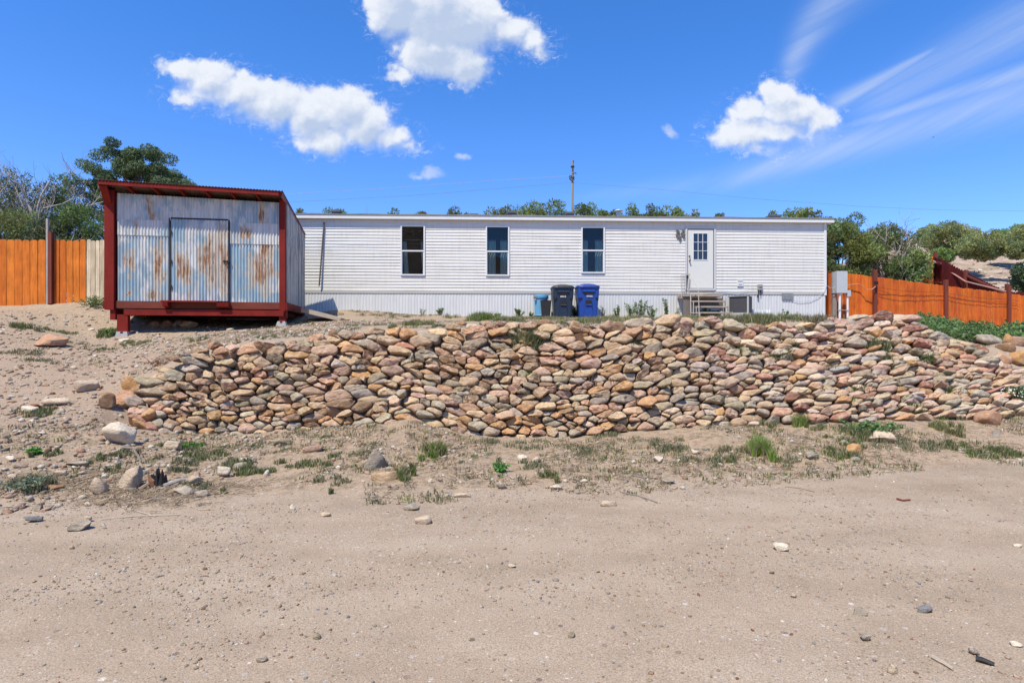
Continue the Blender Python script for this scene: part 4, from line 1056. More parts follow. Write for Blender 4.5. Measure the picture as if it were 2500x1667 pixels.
tread(1707, 1790, 775, -1.20, .06, .03, varied('rust_bar', (.42,.17,.07), .3, 8, .8), 'ground_bar')
def rail(pts, r=.014, M_=M_rail, name='rail'):
    m = MB(); m.tube([L(*p) for p in pts], r, 6); m.build(name, M_, stp)
rail([(1687,771,-.62),(1686,719,-.62)], .02, name='leg'); rail([(1708,773,-1.18),(1708,762,-1.18)], .02, name='leg'); rail([(1788,773,-1.18),(1788,762,-1.18)], .02, name='leg')
rail([(1764,760,-.2),(1764,721,-.2)], .02, M_seal, 'leg'); rail([(1693,768,-.8),(1693,734,-.8)], .016, name='leg'); rail([(1770,762,-.8),(1770,735,-.8)], .014, M_seal, 'leg'); rail([(1777,760,-.98),(1777,748,-.98)], .014, M_seal, 'leg'); rail([(1700,768,-.98),(1700,748,-.98)], .014, name='leg')
rail([(1686,764,-.62),(1707,764,-1.18)], .014, name='brace'); rail([(1686,735,-.62),(1694,735,-.8)], .012, name='brace')
# left railing with balusters, top bar, and right handrail
rail([(1664,727,-.60),(1663,672,-.60),(1664,669,-.60),(1683,668,-.1)], .013)
for p in (1667.5, 1672, 1676): rail([(p,720,-.5+(p-1667)*.03),(p,670,-.5+(p-1667)*.03)], .009, M_smallgrey, 'baluster')
rail([(1664,712,-.6),(1680,708,-.15)], .009, M_rail, 'rail')
rail([(1682,720,-.62),(1682,668,-.62),(1686,671,-.66),(1703,701,-1.12),(1705,706,-1.16),(1707,772,-1.18)], .015, name='handrail')
m = MB(); a = L(1678, 676, -.5); m.box((a[0]-.03,a[1]-.02,a[2]-.05), (a[0]+.03,a[1]+.02,a[2]+.05)); m.tube([(a[0],a[1],a[2]),(a[0]-.02,a[1],a[2]-.25),(a[0]-.04,a[1],a[2]-.5)], .012, 5); m.build('hanging_strap', M_black, stp)
m = MB(); a = L(1668, 722, -.55); b = L(1686, 774, -.60); m.box((a[0],a[1]-.02,b[2]-.05), (b[0],a[1]+.01,a[2])); m.build('side_panel', M_sidepanel, stp)
m = MB(); a = L(1688, 727, -.1); b = L(1763, 745, -.1); m.box((a[0],a[1]+.0,b[2]), (b[0],a[1]+.02,a[2])); m.build('back_panel', M_sidepanel, stp)

# ================================================================== CONDENSER, PAD, SHEET
Yc = 18.65
t = thing('condenser_unit', 'dark square air conditioning condenser on a concrete pad beside the steps', 'air conditioner', (*[(1817-1250)/F*Yc, Yc+.35], zp(772, Yc)), R(-32))
hw, hh_ = .30, .50
m = MB(); m.box((-hw,-hw,.12), (hw,hw,.12+hh_)); m.build('coil', M_ac, t)
m = MB(); 
for sx_ in (-1, 1):
    for sy_ in (-1, 1): m.box((sx_*hw-.025,sy_*hw-.025,.085), (sx_*hw+.025,sy_*hw+.025,.14+hh_))
m.box((-hw-.03,-hw-.03,.06), (hw+.03,hw+.03,.118)); m.build('frame', M_acf, t)
m = MB(); m.box((-hw-.028,-hw-.028,.14+hh_), (hw+.028,hw+.028,.17+hh_)); m.build('top_cover', M_dark if False else varied('condenser_top', (.25,.25,.24), .2, 5, .6), t)
m = MB(); m.box((-.42,-.42,-.08), (.42,.42,.055)); m.build('pad', M_conc, t)

Yt_ = 18.75; v, f = corr((1843-1250)/F*Yt_, (1880-1250)/F*Yt_, 0, .26, 0, amp=.008)
o = mesh_obj('metal_sheet', [(x-(1860-1250)/F*Yt_, y+(z*.35), z) for x, y, z in v], f, galv('zinc_scrap', 22, []), smooth=True); o.location = ((1860-1250)/F*Yt_, Yt_-.08, zp(776, Yt_)); tag(o, 'short scrap of blue grey corrugated metal leaning on the skirting right of the condenser', 'metal sheet')

# ================================================================== ELECTRIC BOX ON POSTS (right end)
Yb_ = 19.6; bx = lambda px: (px-1250)/F*Yb_
t = thing('electric_panel', 'pale grey electric service box on a wooden post with white conduits by the fence', 'electric box', (bx(2046), Yb_, zp(778, Yb_)))
bz = zp(778, Yb_); Q = lambda px, py: (bx(px)-bx(2046), zp(py, Yb_)-bz)
def qb(p0, q0, p1, q1, y0, y1, name, M_, parent=t):
    a = Q(p0, q1); b = Q(p1, q0); m = MB(); m.box((a[0],y0,a[1]), (b[0],y1,b[1])); return m.build(name, M_, parent)
pb_ = qb(2036.5, 663, 2062.5, 716, -.16, .0, 'box', M_boxgrey); qb(2031.5, 664, 2036.4, 716, -.02, .03, 'box_back', M_smallgrey, pb_)
qb(2033, 700, 2043, 782, .0, .12, 'post', M_pole)
m = MB(); a = Q(2047, 717); b = Q(2047, 781); m.tube([(a[0],-.08,a[1]),(b[0],-.08,b[1])], .04, 10); m.build('conduit', M_trim, t)
m = MB(); a = Q(2066, 722); b = Q(2066, 781); m.tube([(a[0],-.08,a[1]),(b[0],-.08,b[1])], .033, 10); m.build('conduit', M_trim, t)
qb(2063, 709, 2071.5, 724, -.14, -.02, 'junction_box', M_boxgrey)
m = MB(); a = Q(2040, 757); b = Q(2067, 758); m.tube([(a[0],-.12,a[1]),(b[0],-.12,b[1])], .012, 6); m.build('clamp_bar', M_galvp, t)
m = MB(); m.tube([(Q(2056,716)[0],-.06,Q(2056,716)[1]),(Q(2058,727)[0],-.06,Q(2058,727)[1]),(Q(2054,737)[0],-.07,Q(2054,737)[1]),(Q(2053,748)[0],-.06,Q(2053,748)[1])], .012, 6); m.build('cable', varied('orange_cable', (.55,.22,.08), .1, 8, .6), t)
m = MB(); m.tube([(Q(2016,698)[0],-.1,Q(2016,698)[1]),(Q(2020,703)[0],-.12,Q(2020,703)[1]),(Q(2030,704)[0],-.14,Q(2030,704)[1]),(Q(2034,700)[0],-.14,Q(2034,700)[1])], .009, 6); m.build('cable', M_wirel, t)

# ================================================================== FENCES
def fence(name, label, pts, cols_, pw, posts, ear, seed, th=.02, skip=None):
    """pts: list of (X, Y, zbottom, ztop) polyline; cols_(s) gives picket colour"""
    r = random.Random(seed); root = thing(name, label, 'fence', (pts[0][0], pts[0][1], pts[0][2]))
    o0 = np.array(pts[0][:3]); 
    for i in range(len(pts)-1):
        a, b = np.array(pts[i]), np.array(pts[i+1]); L_ = math.hypot(b[0]-a[0], b[1]-a[1]); n = max(1, int(round(L_/pw(i))))
        ex = np.array([(b[0]-a[0])/L_, (b[1]-a[1])/L_]); nx_ = np.array([ex[1], -ex[0]])
        if nx_[1] > 0 and not skip: nx_ = -nx_
        V_, F_, C_ = [], [], []
        for k in range(n):
            s0, s1 = k/n*L_+.004+r.uniform(0,.006), (k+1)/n*L_-.004-r.uniform(0,.006)
            mz = (k+.5)/n; zb = a[2]+(b[2]-a[2])*mz-.08; zt = a[3]+(b[3]-a[3])*mz+r.uniform(-.018,.018); zb2 = zb
            w_ = s1-s0; e = min(ear, w_*.35); tw = r.uniform(-.006,.006); ln = r.uniform(-.008,.008); dy = r.uniform(0,.012)
            prof = [(s0,zb),(s1,zb),(s1+ln,zt-e),(s1+ln-e*.45,zt-e*.25),(s1+ln-e,zt),(s0+ln+e,zt),(s0+ln+e*.45,zt-e*.25),(s0+ln,zt-e)]
            o_ = len(V_)
            for yy in (0, th):
                for s, z in prof:
                    q = a[:2]+ex*s+nx_*(dy+tw*(1 if s > (s0+s1)/2 else -1)-yy+th); V_.append((q[0]-o0[0], q[1]-o0[1], z-o0[2]))
            F_.append(tuple(range(o_, o_+8))); F_.append(tuple(range(o_+15, o_+7, -1)))
            for j in range(8): F_.append((o_+j, o_+8+j, o_+8+(j+1) % 8, o_+(j+1) % 8))
            c = np.array(cols_(i, k, r)); C_ += [c]*16
        mesh_obj('picket_panel', V_, F_, M_pick, root, col=np.array(C_))
        m = MB()
        for q in (.18, .82):
            z0 = a[2]+(a[3]-a[2])*q-o0[2]; z1 = b[2]+(b[3]-b[2])*q-o0[2]; bk = -nx_*.06
            A_ = a[:2]-o0[:2]-nx_*.005; B_ = b[:2]-o0[:2]-nx_*.005
            m.hexa([(A_[0],A_[1],z0),(B_[0],B_[1],z1),(B_[0]+bk[0],B_[1]+bk[1],z1),(A_[0]+bk[0],A_[1]+bk[1],z0)], [(A_[0],A_[1],z0+.09),(B_[0],B_[1],z1+.09),(B_[0]+bk[0],B_[1]+bk[1],z1+.09),(A_[0]+bk[0],A_[1]+bk[1],z0+.09)])
        m.build('rail', M_maroon, root)
    for (x, y, z0, z1, w_, M_) in posts:
        m = MB(); m.box((x-o0[0]-w_/2, y-o0[1]-w_/2, z0-o0[2]), (x-o0[0]+w_/2, y-o0[1]+w_/2, z1-o0[2])); m.build('post', M_, root)
    return root
def orange(i, k, r): j = r.uniform(-.1,.12); return ((.76+j*.9)*1.0, (.20+j*.45), .024+j*.06)
def bare(i, k, r): j = r.uniform(-.09,.09); return (.88+j, .74+j, .52+j)
def redor(i, k, r): j = r.uniform(-.05,.06); return (.78+j, .165+j*.6, .022)
def dred(i, k, r): j = r.uniform(-.02,.02); return (.11+j, .012, .009)
fy_ = lambda px: 16.1+.35*px/250
def fp(px, pt, pb_): Y = fy_(px); return ((px-1250)/F*Y, Y, zp(pb_, Y), zp(pt, Y))
# tall pickets on the left, in two runs
mk = lambda px, pt, pb_, w_, M_: ((px-1250)/F*(fy_(px)-.06), fy_(px)-.06, zp(pb_, fy_(px)), zp(pt, fy_(px)), w_, M_)
fence('picket_fence', 'orange stained tall picket fence left of the grey and maroon posts', [fp(-260,586,752), fp(-60,586,752), fp(113,586,744)], orange, lambda i: .205, [mk(116,535,745,.055,M_dead)], .05, 3)
fence('picket_fence', 'orange picket fence that ends in bare unstained pickets beside the shed', [fp(131,586,742), fp(212,586,738), fp(330,588,738)], lambda i, k, r: orange(i,k,r) if i == 0 else bare(i,k,r), lambda i: (.19, .122)[i], [mk(124.5,568,742,.105,M_maroon)], .05, 5)
# right fence, stepping down
RY = {2008:20.0, 2136:20.3, 2309:21.2, 2463:22.1, 2640:23.0, 2800:24}
def rp_(px, pt): Y = RY[px]; X = (px-1250)/F*Y; return (X, Y, min(zp(786, Y), zp(pt, Y)-1.2)-.05, zp(pt, Y))
pts = [rp_(2008,659), rp_(2136,676), rp_(2309,698), rp_(2463,717), rp_(2640,738), rp_(2800,755)]
def rpost(px, pt): Y = RY[px]-.1; return ((px-1250)/F*Y, Y, zp(800, Y), zp(pt, Y), .115, M_maroon)
fr_ = fence('picket_fence', 'orange red picket fence stepping down to the right behind the rock wall', pts, redor, lambda i: .135, [rpost(2136,658), rpost(2309,683), rpost(2463,699), rpost(2640,722)], .03, 9)
# line strung along the fence
o0 = np.array(pts[0][:3])
for dy, col_ in ((0, M_maroon), (13, M_maroon)):
    m = MB(); q = []
    for px, py in ((2137,700+dy*.3),(2180,707+dy),(2230,712+dy),(2300,714+dy*.8),(2310,715+dy*.8),(2360,724+dy*.8),(2420,730+dy*.6),(2460,729+dy*.5),(2490,736+dy*.6)):
        Y = 20.3+(px-2136)*(22.1-20.3)/327-.14; q.append(((px-1250)/F*Y-o0[0], Y-o0[1], zp(py, Y)-o0[2]))
    m.tube(q, .006, 5); m.build('line', col_, fr_)
m = MB(); q = []
for px, py in ((2066,697),(2085,694),(2098,693),(2106,699),(2115,707),(2128,707),(2137,700),(2139,692)):
    Y = 20.05; q.append(((px-1250)/F*Y-o0[0], Y-o0[1], zp(py, Y)-o0[2]))
m.tube(q, .014, 6); m.build('hose', varied('orange_hose', (.62,.33,.2), .1, 5, .6), fr_)
m = MB(); Y = 20.05; c = ((2139-1250)/F*Y-o0[0], Y-o0[1], zp(690, Y)-o0[2]); m.box((c[0]-.05,c[1]-.04,c[2]-.07), (c[0]+.05,c[1]+.02,c[2]+.04)); m.build('insulator', M_dark, fr_)
# dark red hillside fence
def hp(px, pt, pb_, Y): return ((px-1250)/F*Y, Y, zp(pb_, Y), zp(pt, Y))
def hpost(px, pt, pb_, Y): return ((px-1250)/F*(Y-.15), Y-.15, zp(pb_, Y), zp(pt, Y), .13, M_maroon)
fh = fence('picket_fence', 'dark red picket fence running down the rocky hillside', [hp(2279,627,705,32), hp(2300,632,705,30.5), hp(2357,664,715,29), hp(2400,685,730,27.5), hp(2458,712,760,26), hp(2640,714,762,26.5)], dred, lambda i: .15, [hpost(2284,615,690,32), hpost(2358,660,740,29), hpost(2459,694,760,26)], .04, 12)
o0 = np.array(hp(2279,627,705,32)[:3]); m = MB()
m.tube([tuple(np.array(((px-1250)/F*Y, Y, zp(py, Y)))-o0) for px, py, Y in ((2279,637,31.6),(2357,687,28.7),(2458,712,25.7))], .035, 6); m.build('top_rail', varied('pink_rail', (.48,.27,.23), .15, 5, .7), fh)
fence('picket_fence', 'short orange piece of picket fence at the top corner on the hillside', [hp(2238,700,740,29), hp(2262,655,720,30.5), hp(2278,624,705,32)], redor, lambda i: .15, [], .03, 15)

# ================================================================== UTILITY POLE, WIRES
Yq = 50; px0 = 1397; X = (px0-1250)/F*Yq; gzq = gz(X, Yq); q = Yq/F
t = thing('utility_pole', 'thin wooden utility pole with transformer rising behind the mobile home', 'utility pole', (X, Yq, gzq))
zt = zp(393, Yq)-gzq
m = MB(); m.tube([(-.1,0,0),(0,0,zt*.5),(.06,0,zt)], [.12,.10,.075], 8); m.build('shaft', M_pole, t)
z_ = lambda py: zp(py, Yq)-gzq
m = MB(); m.tube([(-.15,-.1,z_(437)),(-.15,-.1,z_(430))], [.12,.12], 10); m.box((-.30,-.12,z_(434)), (-.1,.0,z_(431))); m.build('transformer', varied('transformer_blue', (.08,.14,.18), .2, 5, .5), t)
m = MB(); m.tube([(.0,-.1,z_(425)),(.30,-.1,z_(423)),(.32,-.1,z_(426))], .045, 6); m.tube([(-.25,-.1,z_(438)),(.05,-.1,z_(445))], .04, 6); m.tube([(.1,-.12,z_(440)),(.1,-.12,z_(433))], .08, 8); m.tube([(.02,-.12,z_(410)),(.02,-.12,z_(407))], .17, 8); m.tube([(.1,-.05,z_(397)),(.1,-.05,z_(393))], .05, 6); m.build('hardware', M_char, t)
def wire(pts, r, M_, label):
    q = []
    for i in range(len(pts)-1):
        (xa,ya,Ya), (xb,yb,Yb2) = pts[i], pts[i+1]
        for k in range(12):
            s = k/12; px = xa+(xb-xa)*s; py = ya+(yb-ya)*s; Y = Ya+(Yb2-Ya)*s; q.append(((px-1250)/F*Y, Y, zp(py, Y)))
    o0 = q[0]; m = MB(); m.tube([(a-o0[0], b-o0[1], c-o0[2]) for a, b, c in q], r, 5); o = m.build('power_line', M_); o.location = o0; tag(o, label, 'cable')
wire([(1397,446,50),(1250,458,50),(1000,478,49),(700,494,48),(300,505,47)], .012, M_wire, 'lower dark power line running left from the utility pole')
wire([(1397,446,50),(1600,462,50),(1850,486,51),(2100,504,53),(2300,513,55),(2700,518,58)], .012, M_wire, 'long power line sagging right from the utility pole')
wire([(1397,429,50),(1200,441,50),(950,459,49),(700,474,48),(300,488,47)], .014, M_wirel, 'upper pale power line running left from the utility pole')
# bird
Yq = 45; t = thing('bird', 'small dark bird flying below the streaky clouds', 'bird', ((2279-1250)/F*Yq, Yq, zp(335, Yq)))
m = MB(); m.v = [(-.10,-.05,.0),(.0,0,.02),(.1,.03,.06),(.0,.1,.0),(.03,-.02,.05),(-.12,.02,-.06),(-.06,.05,-.02),(.14,.0,.12),(.06,.06,.05),(0,0,-.03)]
m.f = [(0,1,3,9),(1,4,7,8),(1,3,6,5),(1,2,9),(5,6,9),(0,9,1)]; m.build('body', M_char, t)
# ================================================================== TREES
def leaf_quads(ctr, dirs, ln, wd, r):
    """thin two-triangle leaves as quads"""
    n = len(ctr); up = r.normal(size=(n,3)); side = np.cross(dirs, up); side /= np.linalg.norm(side, axis=1)[:,None]+1e-9
    a = ctr-dirs*(ln*.5)[:,None]; b = ctr+dirs*(ln*.5)[:,None]; s = side*(wd*.5)[:,None]
    V = np.stack([a, ctr+s, b, ctr-s], 1).reshape(-1, 3); Fq = np.arange(n*4).reshape(n, 4); return V, Fq
def branch(m, p, d, l, rad, r, depth, spread=.7, seg=3, up=.1, tips=None):
    pts = [Vector(p)]; d = Vector(d).normalized()
    for k in range(seg):
        d = (d+Vector((r.uniform(-.25,.25), r.uniform(-.25,.25), r.uniform(-.18,.22)+up))).normalized(); pts.append(pts[-1]+d*l/seg)
    m.tube(pts, [rad*(1-.55*i/seg) for i in range(seg+1)], 5 if rad > .02 else 3, cap=False)
    if tips is not None: tips.append(pts[-1])
    if depth > 0:
        for k in range(r.choice((2,3,3))):
            i = r.randint(1, seg); ax = Vector((r.uniform(-1,1), r.uniform(-1,1), r.uniform(-.4,.8))).normalized()
            branch(m, pts[i], (d*(1-spread)+ax*spread), l*r.uniform(.45,.75), max(rad*.5, .006), r, depth-1, spread, seg, up, tips)
ntree = 0
def juniper(label, px, py_top, w_px, Y, hmin=None, zbase=None, n=5200, col=(.075,.10,.038), shape='round', dead=0, group=None, name='juniper_tree', cat='tree', lean=0, leaf=(.115,.036), trunk_h=.12, squash=1.0, crownfrac=1.0, vary=.35, depthf=.8):
    global ntree; ntree += 1; r = np.random.default_rng(900+ntree*7); rr = random.Random(ntree)
    X = (px-1250)/F*Y; zb = gz(X, Y)-.1 if zbase is None else zbase
    H = zp(py_top, Y)-zb; Wd = w_px/F*Y
    root = thing(name, label, cat, (X, Y, zb), 0, group)
    cz0 = H*(1-crownfrac); ch = H-cz0; cz = cz0+ch*.5
    # lobes
    K = int(34+Wd*11); cl = []
    for k in range(K):
        d = r.normal(size=3); d /= np.linalg.norm(d); q = r.uniform(.45, 1.0)**.6
        ph = r.uniform(0, 9)
        px_, py_, pz_ = d[0]*Wd*.5*q*.86, d[1]*Wd*.5*q*depthf*.86, d[2]*ch*.5*q*.86
        if shape == 'cone': fz = 1-.55*(pz_/ch+.5); px_ *= fz*1.2; py_ *= fz*1.2
        if shape == 'flat' and pz_ < 0: pz_ *= .7
        cl.append((px_+lean*pz_, py_, pz_+cz, r.uniform(.55, 1.25)*min(Wd, ch)*.135+.12, r.uniform(1-vary, 1+vary), r.uniform(-.3, .3)))
    cl = np.array(cl)
    tz = (cl[:,2]+cl[:,3]*.75).max(); cl[:,2] = cz0+(cl[:,2]-cz0)*(H*1.0-cz0)/(tz-cz0)
    wx_ = np.percentile(np.abs(cl[:,0])+cl[:,3]*.6, 92); cl[:,0] *= Wd*.5/wx_
    wgt = cl[:,3]**2; wgt /= wgt.sum()
    n = int(n*2.1); which = r.choice(K, size=n, p=wgt); C = cl[which]
    dirs = r.normal(size=(n,3)); dirs /= np.linalg.norm(dirs, axis=1)[:,None]
    rad = C[:,3]*(r.uniform(.25, 1, n)**.45)
    # spiky tufts: bunch leaves around tuft directions
    pos = C[:,:3]+dirs*rad[:,None]*np.array([1, 1, .85])
    pos[:,2] = np.maximum(pos[:,2], cz0*.9+.05)
    ld = dirs*.8+r.normal(size=(n,3))*.55+np.array([0,0,.55]); ld /= np.linalg.norm(ld, axis=1)[:,None]
    sc = (Y/22)**.6
    V, Q = leaf_quads(pos, ld, leaf[0]*sc*r.uniform(.6,1.5,n), leaf[1]*sc*r.uniform(.6,1.4,n), r)
    c = LB*np.array(col)[None]*C[:,4][:,None]*r.uniform(.75,1.3,n)[:,None]; c = c*np.stack([1+C[:,5]*.5, np.ones(n), 1-C[:,5]*.4], 1)
    big_mesh('crown', V, Q, M_leaf, root, col=np.repeat(np.clip(c, .01, .5), 4, 0))
    m = MB(); 
    for k in range(rr.choice((2,3,4))):
        a = rr.uniform(0, 6.28); tgt = cl[rr.randrange(K)]
        tp = Vector((tgt[0]*.8, tgt[1]*.8, tgt[2])); p0 = Vector((math.cos(a)*.1, math.sin(a)*.1, 0)); mid = p0.lerp(tp, .5)+Vector((rr.uniform(-.15,.15), rr.uniform(-.15,.15), -.1))
        m.tube([p0, mid, tp], [.05+.02*H, .035+.012*H, .02], 6, cap=False)
    for k in range(int(K*.4)):
        t_ = cl[rr.randrange(K)]; a_ = Vector((t_[0], t_[1], t_[2])); m.tube([Vector((a_.x*.35, a_.y*.35, max(.1, a_.z*.6))), a_*1.0], [.03, .012], 4, cap=False)
    m.build('trunk', M_bark, root)
    if dead:
        m = MB()
        for k in range(dead):
            a = rr.uniform(0, 6.28); s0 = Vector((math.cos(a)*Wd*.12, -abs(math.sin(a))*Wd*.25, cz0+ch*rr.uniform(.0,.5)))
            branch(m, s0, (math.cos(a), -.5*abs(math.sin(a)), rr.uniform(.2, 1.3)), ch*rr.uniform(.22,.40), .028, rr, 3, .6, 4, .08)
        m.build('dead_branches', M_dead, root)
    return root
LB = 2.4
GRN = (.062,.088,.030); OLV = (.085,.100,.036); YG = (.095,.118,.036); DKG = (.046,.066,.030)
# left of the shed
juniper('ragged half dead juniper with rust brown tufts at the far left behind the orange fence', 12, 410, 230, 21.0, n=8500, col=(.075,.085,.036), dead=9, crownfrac=.85)
juniper('dense green juniper between the bare grey tree and the shed', 150, 428, 140, 21.5, n=7000, col=GRN, dead=5)
juniper('low olive juniper bush just behind the orange fence at the far left', 20, 505, 190, 18.4, n=7000, col=OLV, name='juniper_bush')
juniper('bright green juniper bush behind the bare pickets next to the shed', 212, 498, 150, 18.6, n=8000, col=(.07,.105,.032), name='juniper_bush', dead=3)
juniper('low dark juniper bush behind the maroon fence post', 112, 520, 110, 18.2, n=5500, col=(.06,.075,.034), name='juniper_bush', dead=9)
# bare tree
Yq = 20.3; X = (80-1250)/F*Yq; zb = gz(X, Yq)
t = thing('bare_tree', 'bare grey tree with twisted dead branches reaching above the junipers', 'tree', (X, Yq, zb)); m = MB(); rr = random.Random(5)
m.tube([(0,0,0),(.05,0,1.4),(.0,-.05,2.4)], [.16,.12,.09], 7)
for a, b, l in ((-.9,1.5,1.9),(-.45,1.8,2.2),(.15,2.0,2.3),(.5,1.5,1.9),(.95,1.1,1.8),(-1.5,.8,1.8),(1.3,.5,1.6),(-.2,1.9,2.0)):
    branch(m, (rr.uniform(-.05,.05), -.05, rr.uniform(1.2,2.3)), (a, rr.uniform(-.5,.3), b), l, .055, rr, 4, .5, 4, .07)
m.build('branches', M_dead, t)
# pine behind the shed
def pine():
    r = np.random.default_rng(77); rr = random.Random(7); Y = 25.5; s = Y/F; X = (330-1250)/F*Y; zb = gz(X, Y)
    t = thing('pinyon_pine', 'tall rounded pinyon pine rising above the shed roof', 'tree', (X, Y, zb))
    lob = [(292,390,38,26),(330,372,42,22),(372,392,40,26),(300,425,55,28),(350,425,55,30),(395,430,36,22),(255,425,28,16),(430,438,32,16),(240,455,30,14),(275,455,38,18),(420,460,42,18),(455,462,22,10),(340,465,60,25),(232,480,26,14),(262,500,26,16),(240,520,22,14)]
    P_, C_, m = [], [], MB()
    m.tube([(-.1,0,0),(.1,0,2.2),(0,0,4.2),(.1,0,6.6)], [.2,.17,.12,.05], 8)
    for (px, py, rx, ry) in lob:
        for q in range(7):
            cx = (px-330)*s+r.uniform(-.8,.8)*rx*s; cz = zp(py, Y)-zb+r.uniform(-.8,.8)*ry*s; cy = r.uniform(-1.1,1.1)
            n = int(340*rx/35); d = r.normal(size=(n,3)); d /= np.linalg.norm(d, axis=1)[:,None]; R_ = r.uniform(.22,.40)
            P_.append(np.array([cx,cy,cz])+d*(r.uniform(.2,1,n)**.5)[:,None]*np.array([R_*1.15,R_*1.15,R_*.75])); C_.append(np.repeat(np.array(DKG)[None]*r.uniform(.8,1.5)*np.array([1,1,1]), n, 0))
        m.tube([(0.05,0,max(1.5,(zp(py, Y)-zb)*.62)), ((px-330)*s*.6, r.uniform(-.3,.3), (zp(py, Y)-zb)*.85), ((px-330)*s, 0, zp(py, Y)-zb)], [.07,.045,.02], 5, cap=False)
    Pp = np.concatenate(P_); Cc = np.concatenate(C_); n = len(Pp); d = r.normal(size=(n,3))*.7+np.array([0,0,.7]); d /= np.linalg.norm(d, axis=1)[:,None]
    V, Q = leaf_quads(Pp, d,   .13*r.uniform(.6,1.4,n), .038*r.uniform(.7,1.4,n), r); Cc = 2.7*Cc*r.uniform(.7,1.4,n)[:,None]
    big_mesh('crown', V, Q, M_leaf, t, col=np.repeat(Cc, 4, 0)); m.build('trunk', M_bark, t)
    m = MB()
    for k in range(5): branch(m, (-1.4+k*.1,-.3,2.5+k*.35), (-.8+rr.uniform(-.4,.4), -.1, 1.0), 1.9, .03, rr, 3, .5, 4, .1)
    m.build('dead_branches', M_dead, t)
pine()
# tops seen over the roof of the mobile home
roofline = 'junipers on the rise behind the mobile home'
tops = [(728,512,34,'low juniper top just clear of the shed roof corner'),(822,507,62,'small juniper top behind the first roof vent from the left'),(958,512,34,'tiny juniper top above the first window'),(1030,517,26,'flat juniper tip between the first and second windows, barely above the roof'),
 (1106,506,40,'small rounded juniper top standing alone over the roof left of the second window'),(1150,519,60,'very low ragged shrub top just left of the second window'),(1222,503,70,'ragged greyish juniper top above the second window'),(1290,493,84,'broad juniper top left of the utility pole'),(1348,487,60,'tallest juniper top directly left of the utility pole'),
 (1433,499,52,'domed juniper top directly right of the utility pole'),(1470,513,28,'small juniper top left of the white capped flue'),(1500,514,26,'juniper tip half hidden by the capped flue'),(1548,498,52,'pointed juniper top right of the capped flue'),(1582,500,40,'juniper top behind the short roof pipe left of the door'),
 (1618,503,50,'bushy juniper top above the leaf ornament'),(1658,507,42,'juniper top above the left edge of the door'),(1692,513,40,'low juniper top above the door'),(1748,522,30,'tiny juniper tip right of the door'),(1887,516,34,'small juniper top left of the rightmost roof vent'),
 (1937,506,46,'juniper top just right of the rightmost roof vent'),(1968,508,34,'slim juniper top near the right end of the roof'),(1994,516,34,'low juniper top at the roof end')]
for px, pt, w_, lb in tops:
    juniper(lb, px, pt-2, w_*1.35, 31+rnd.uniform(-1.5,3), n=int(900+w_*34), col=OLV if rnd.random() < .5 else YG, group=roofline, zbase=None, crownfrac=.75, leaf=(.12,.04))
Yq = 30; X = (1812-1250)/F*Yq; t = thing('bare_shrub', 'thin leafless grey shrub top above the roof right of the door', 'shrub', (X, Yq, gz(X, Yq))); m = MB(); rr = random.Random(9); hh_ = zp(516, Yq)-gz(X, Yq)
for k in range(10): branch(m, (rr.uniform(-.3,.3),0,hh_*.5), (rr.uniform(-.5,.5),0,1.2), hh_*.22, .02, rr, 3, .4, 4, .12)
m.build('branches', M_dead, t)
Yq = 30; X = (885-1250)/F*Yq; t = thing('bare_shrub', 'pale bare twigs poking over the roof left of the first window', 'shrub', (X, Yq, gz(X, Yq))); m = MB(); hh_ = zp(503, Yq)-gz(X, Yq)
for k in range(5): branch(m, (rr.uniform(-.5,.5),0,hh_*.55), (rr.uniform(-.2,.2),0,1.2), hh_*.22, .018, rr, 2, .3, 4, .15)
m.build('branches', M_dead, t)
# right side
juniper('large dense olive juniper right behind the end of the mobile home', 2050, 519, 165, 25.5, n=17000, col=YG, crownfrac=1.0)
juniper('round topped juniper tangled with pale dead branches behind the first fence bay', 2150, 541, 150, 26.5, n=9000, col=OLV, dead=22)
juniper('dark olive juniper squeezed between the house corner and the large juniper', 2022, 548, 80, 24.8, n=6500, col=OLV)
juniper('smooth bright green juniper bush in front of the hillside fence corner', 2222, 604, 92, 25.5, n=6500, col=(.085,.12,.038), name='juniper_bush')
hill = [(2318,540,120,38,620,'broad juniper on the hillside crest above the fence corner'),(2270,548,60,41,600,'small juniper at the left edge of the hillside crest'),(2300,606,52,33,634,'little bright green shrub beside the top of the dark red fence'),
 (2362,558,80,37,625,'juniper in the middle of the hillside crest'),(2402,563,110,35,630,'wide low juniper below the crest on the rocky slope'),(2468,548,90,40,610,'bright green juniper on the skyline near the right edge'),(2520,543,110,38,620,'dark juniper on the skyline cut by the right edge'),(2488,590,60,34,625,'grey green juniper low on the slope near the right edge')]
for px, pt, w_, Y, pb_, lb in hill:
    juniper(lb, px, pt, w_*.9, Y, n=int(w_*62), col=(.13,.15,.06) if 'bright' not in lb else (.10,.15,.045), zbase=zp(pb_, Y)-.2, dead=2 if 'grey' in lb or 'broad' in lb else 0, name='hillside_juniper', leaf=(.10,.034), squash=1, crownfrac=1.0)
juniper('dark juniper at the right edge beside the end of the dark red fence', 2515, 635, 80, 26.8, n=4500, col=DKG, zbase=zp(712, 26.8)-.2, name='hillside_juniper')
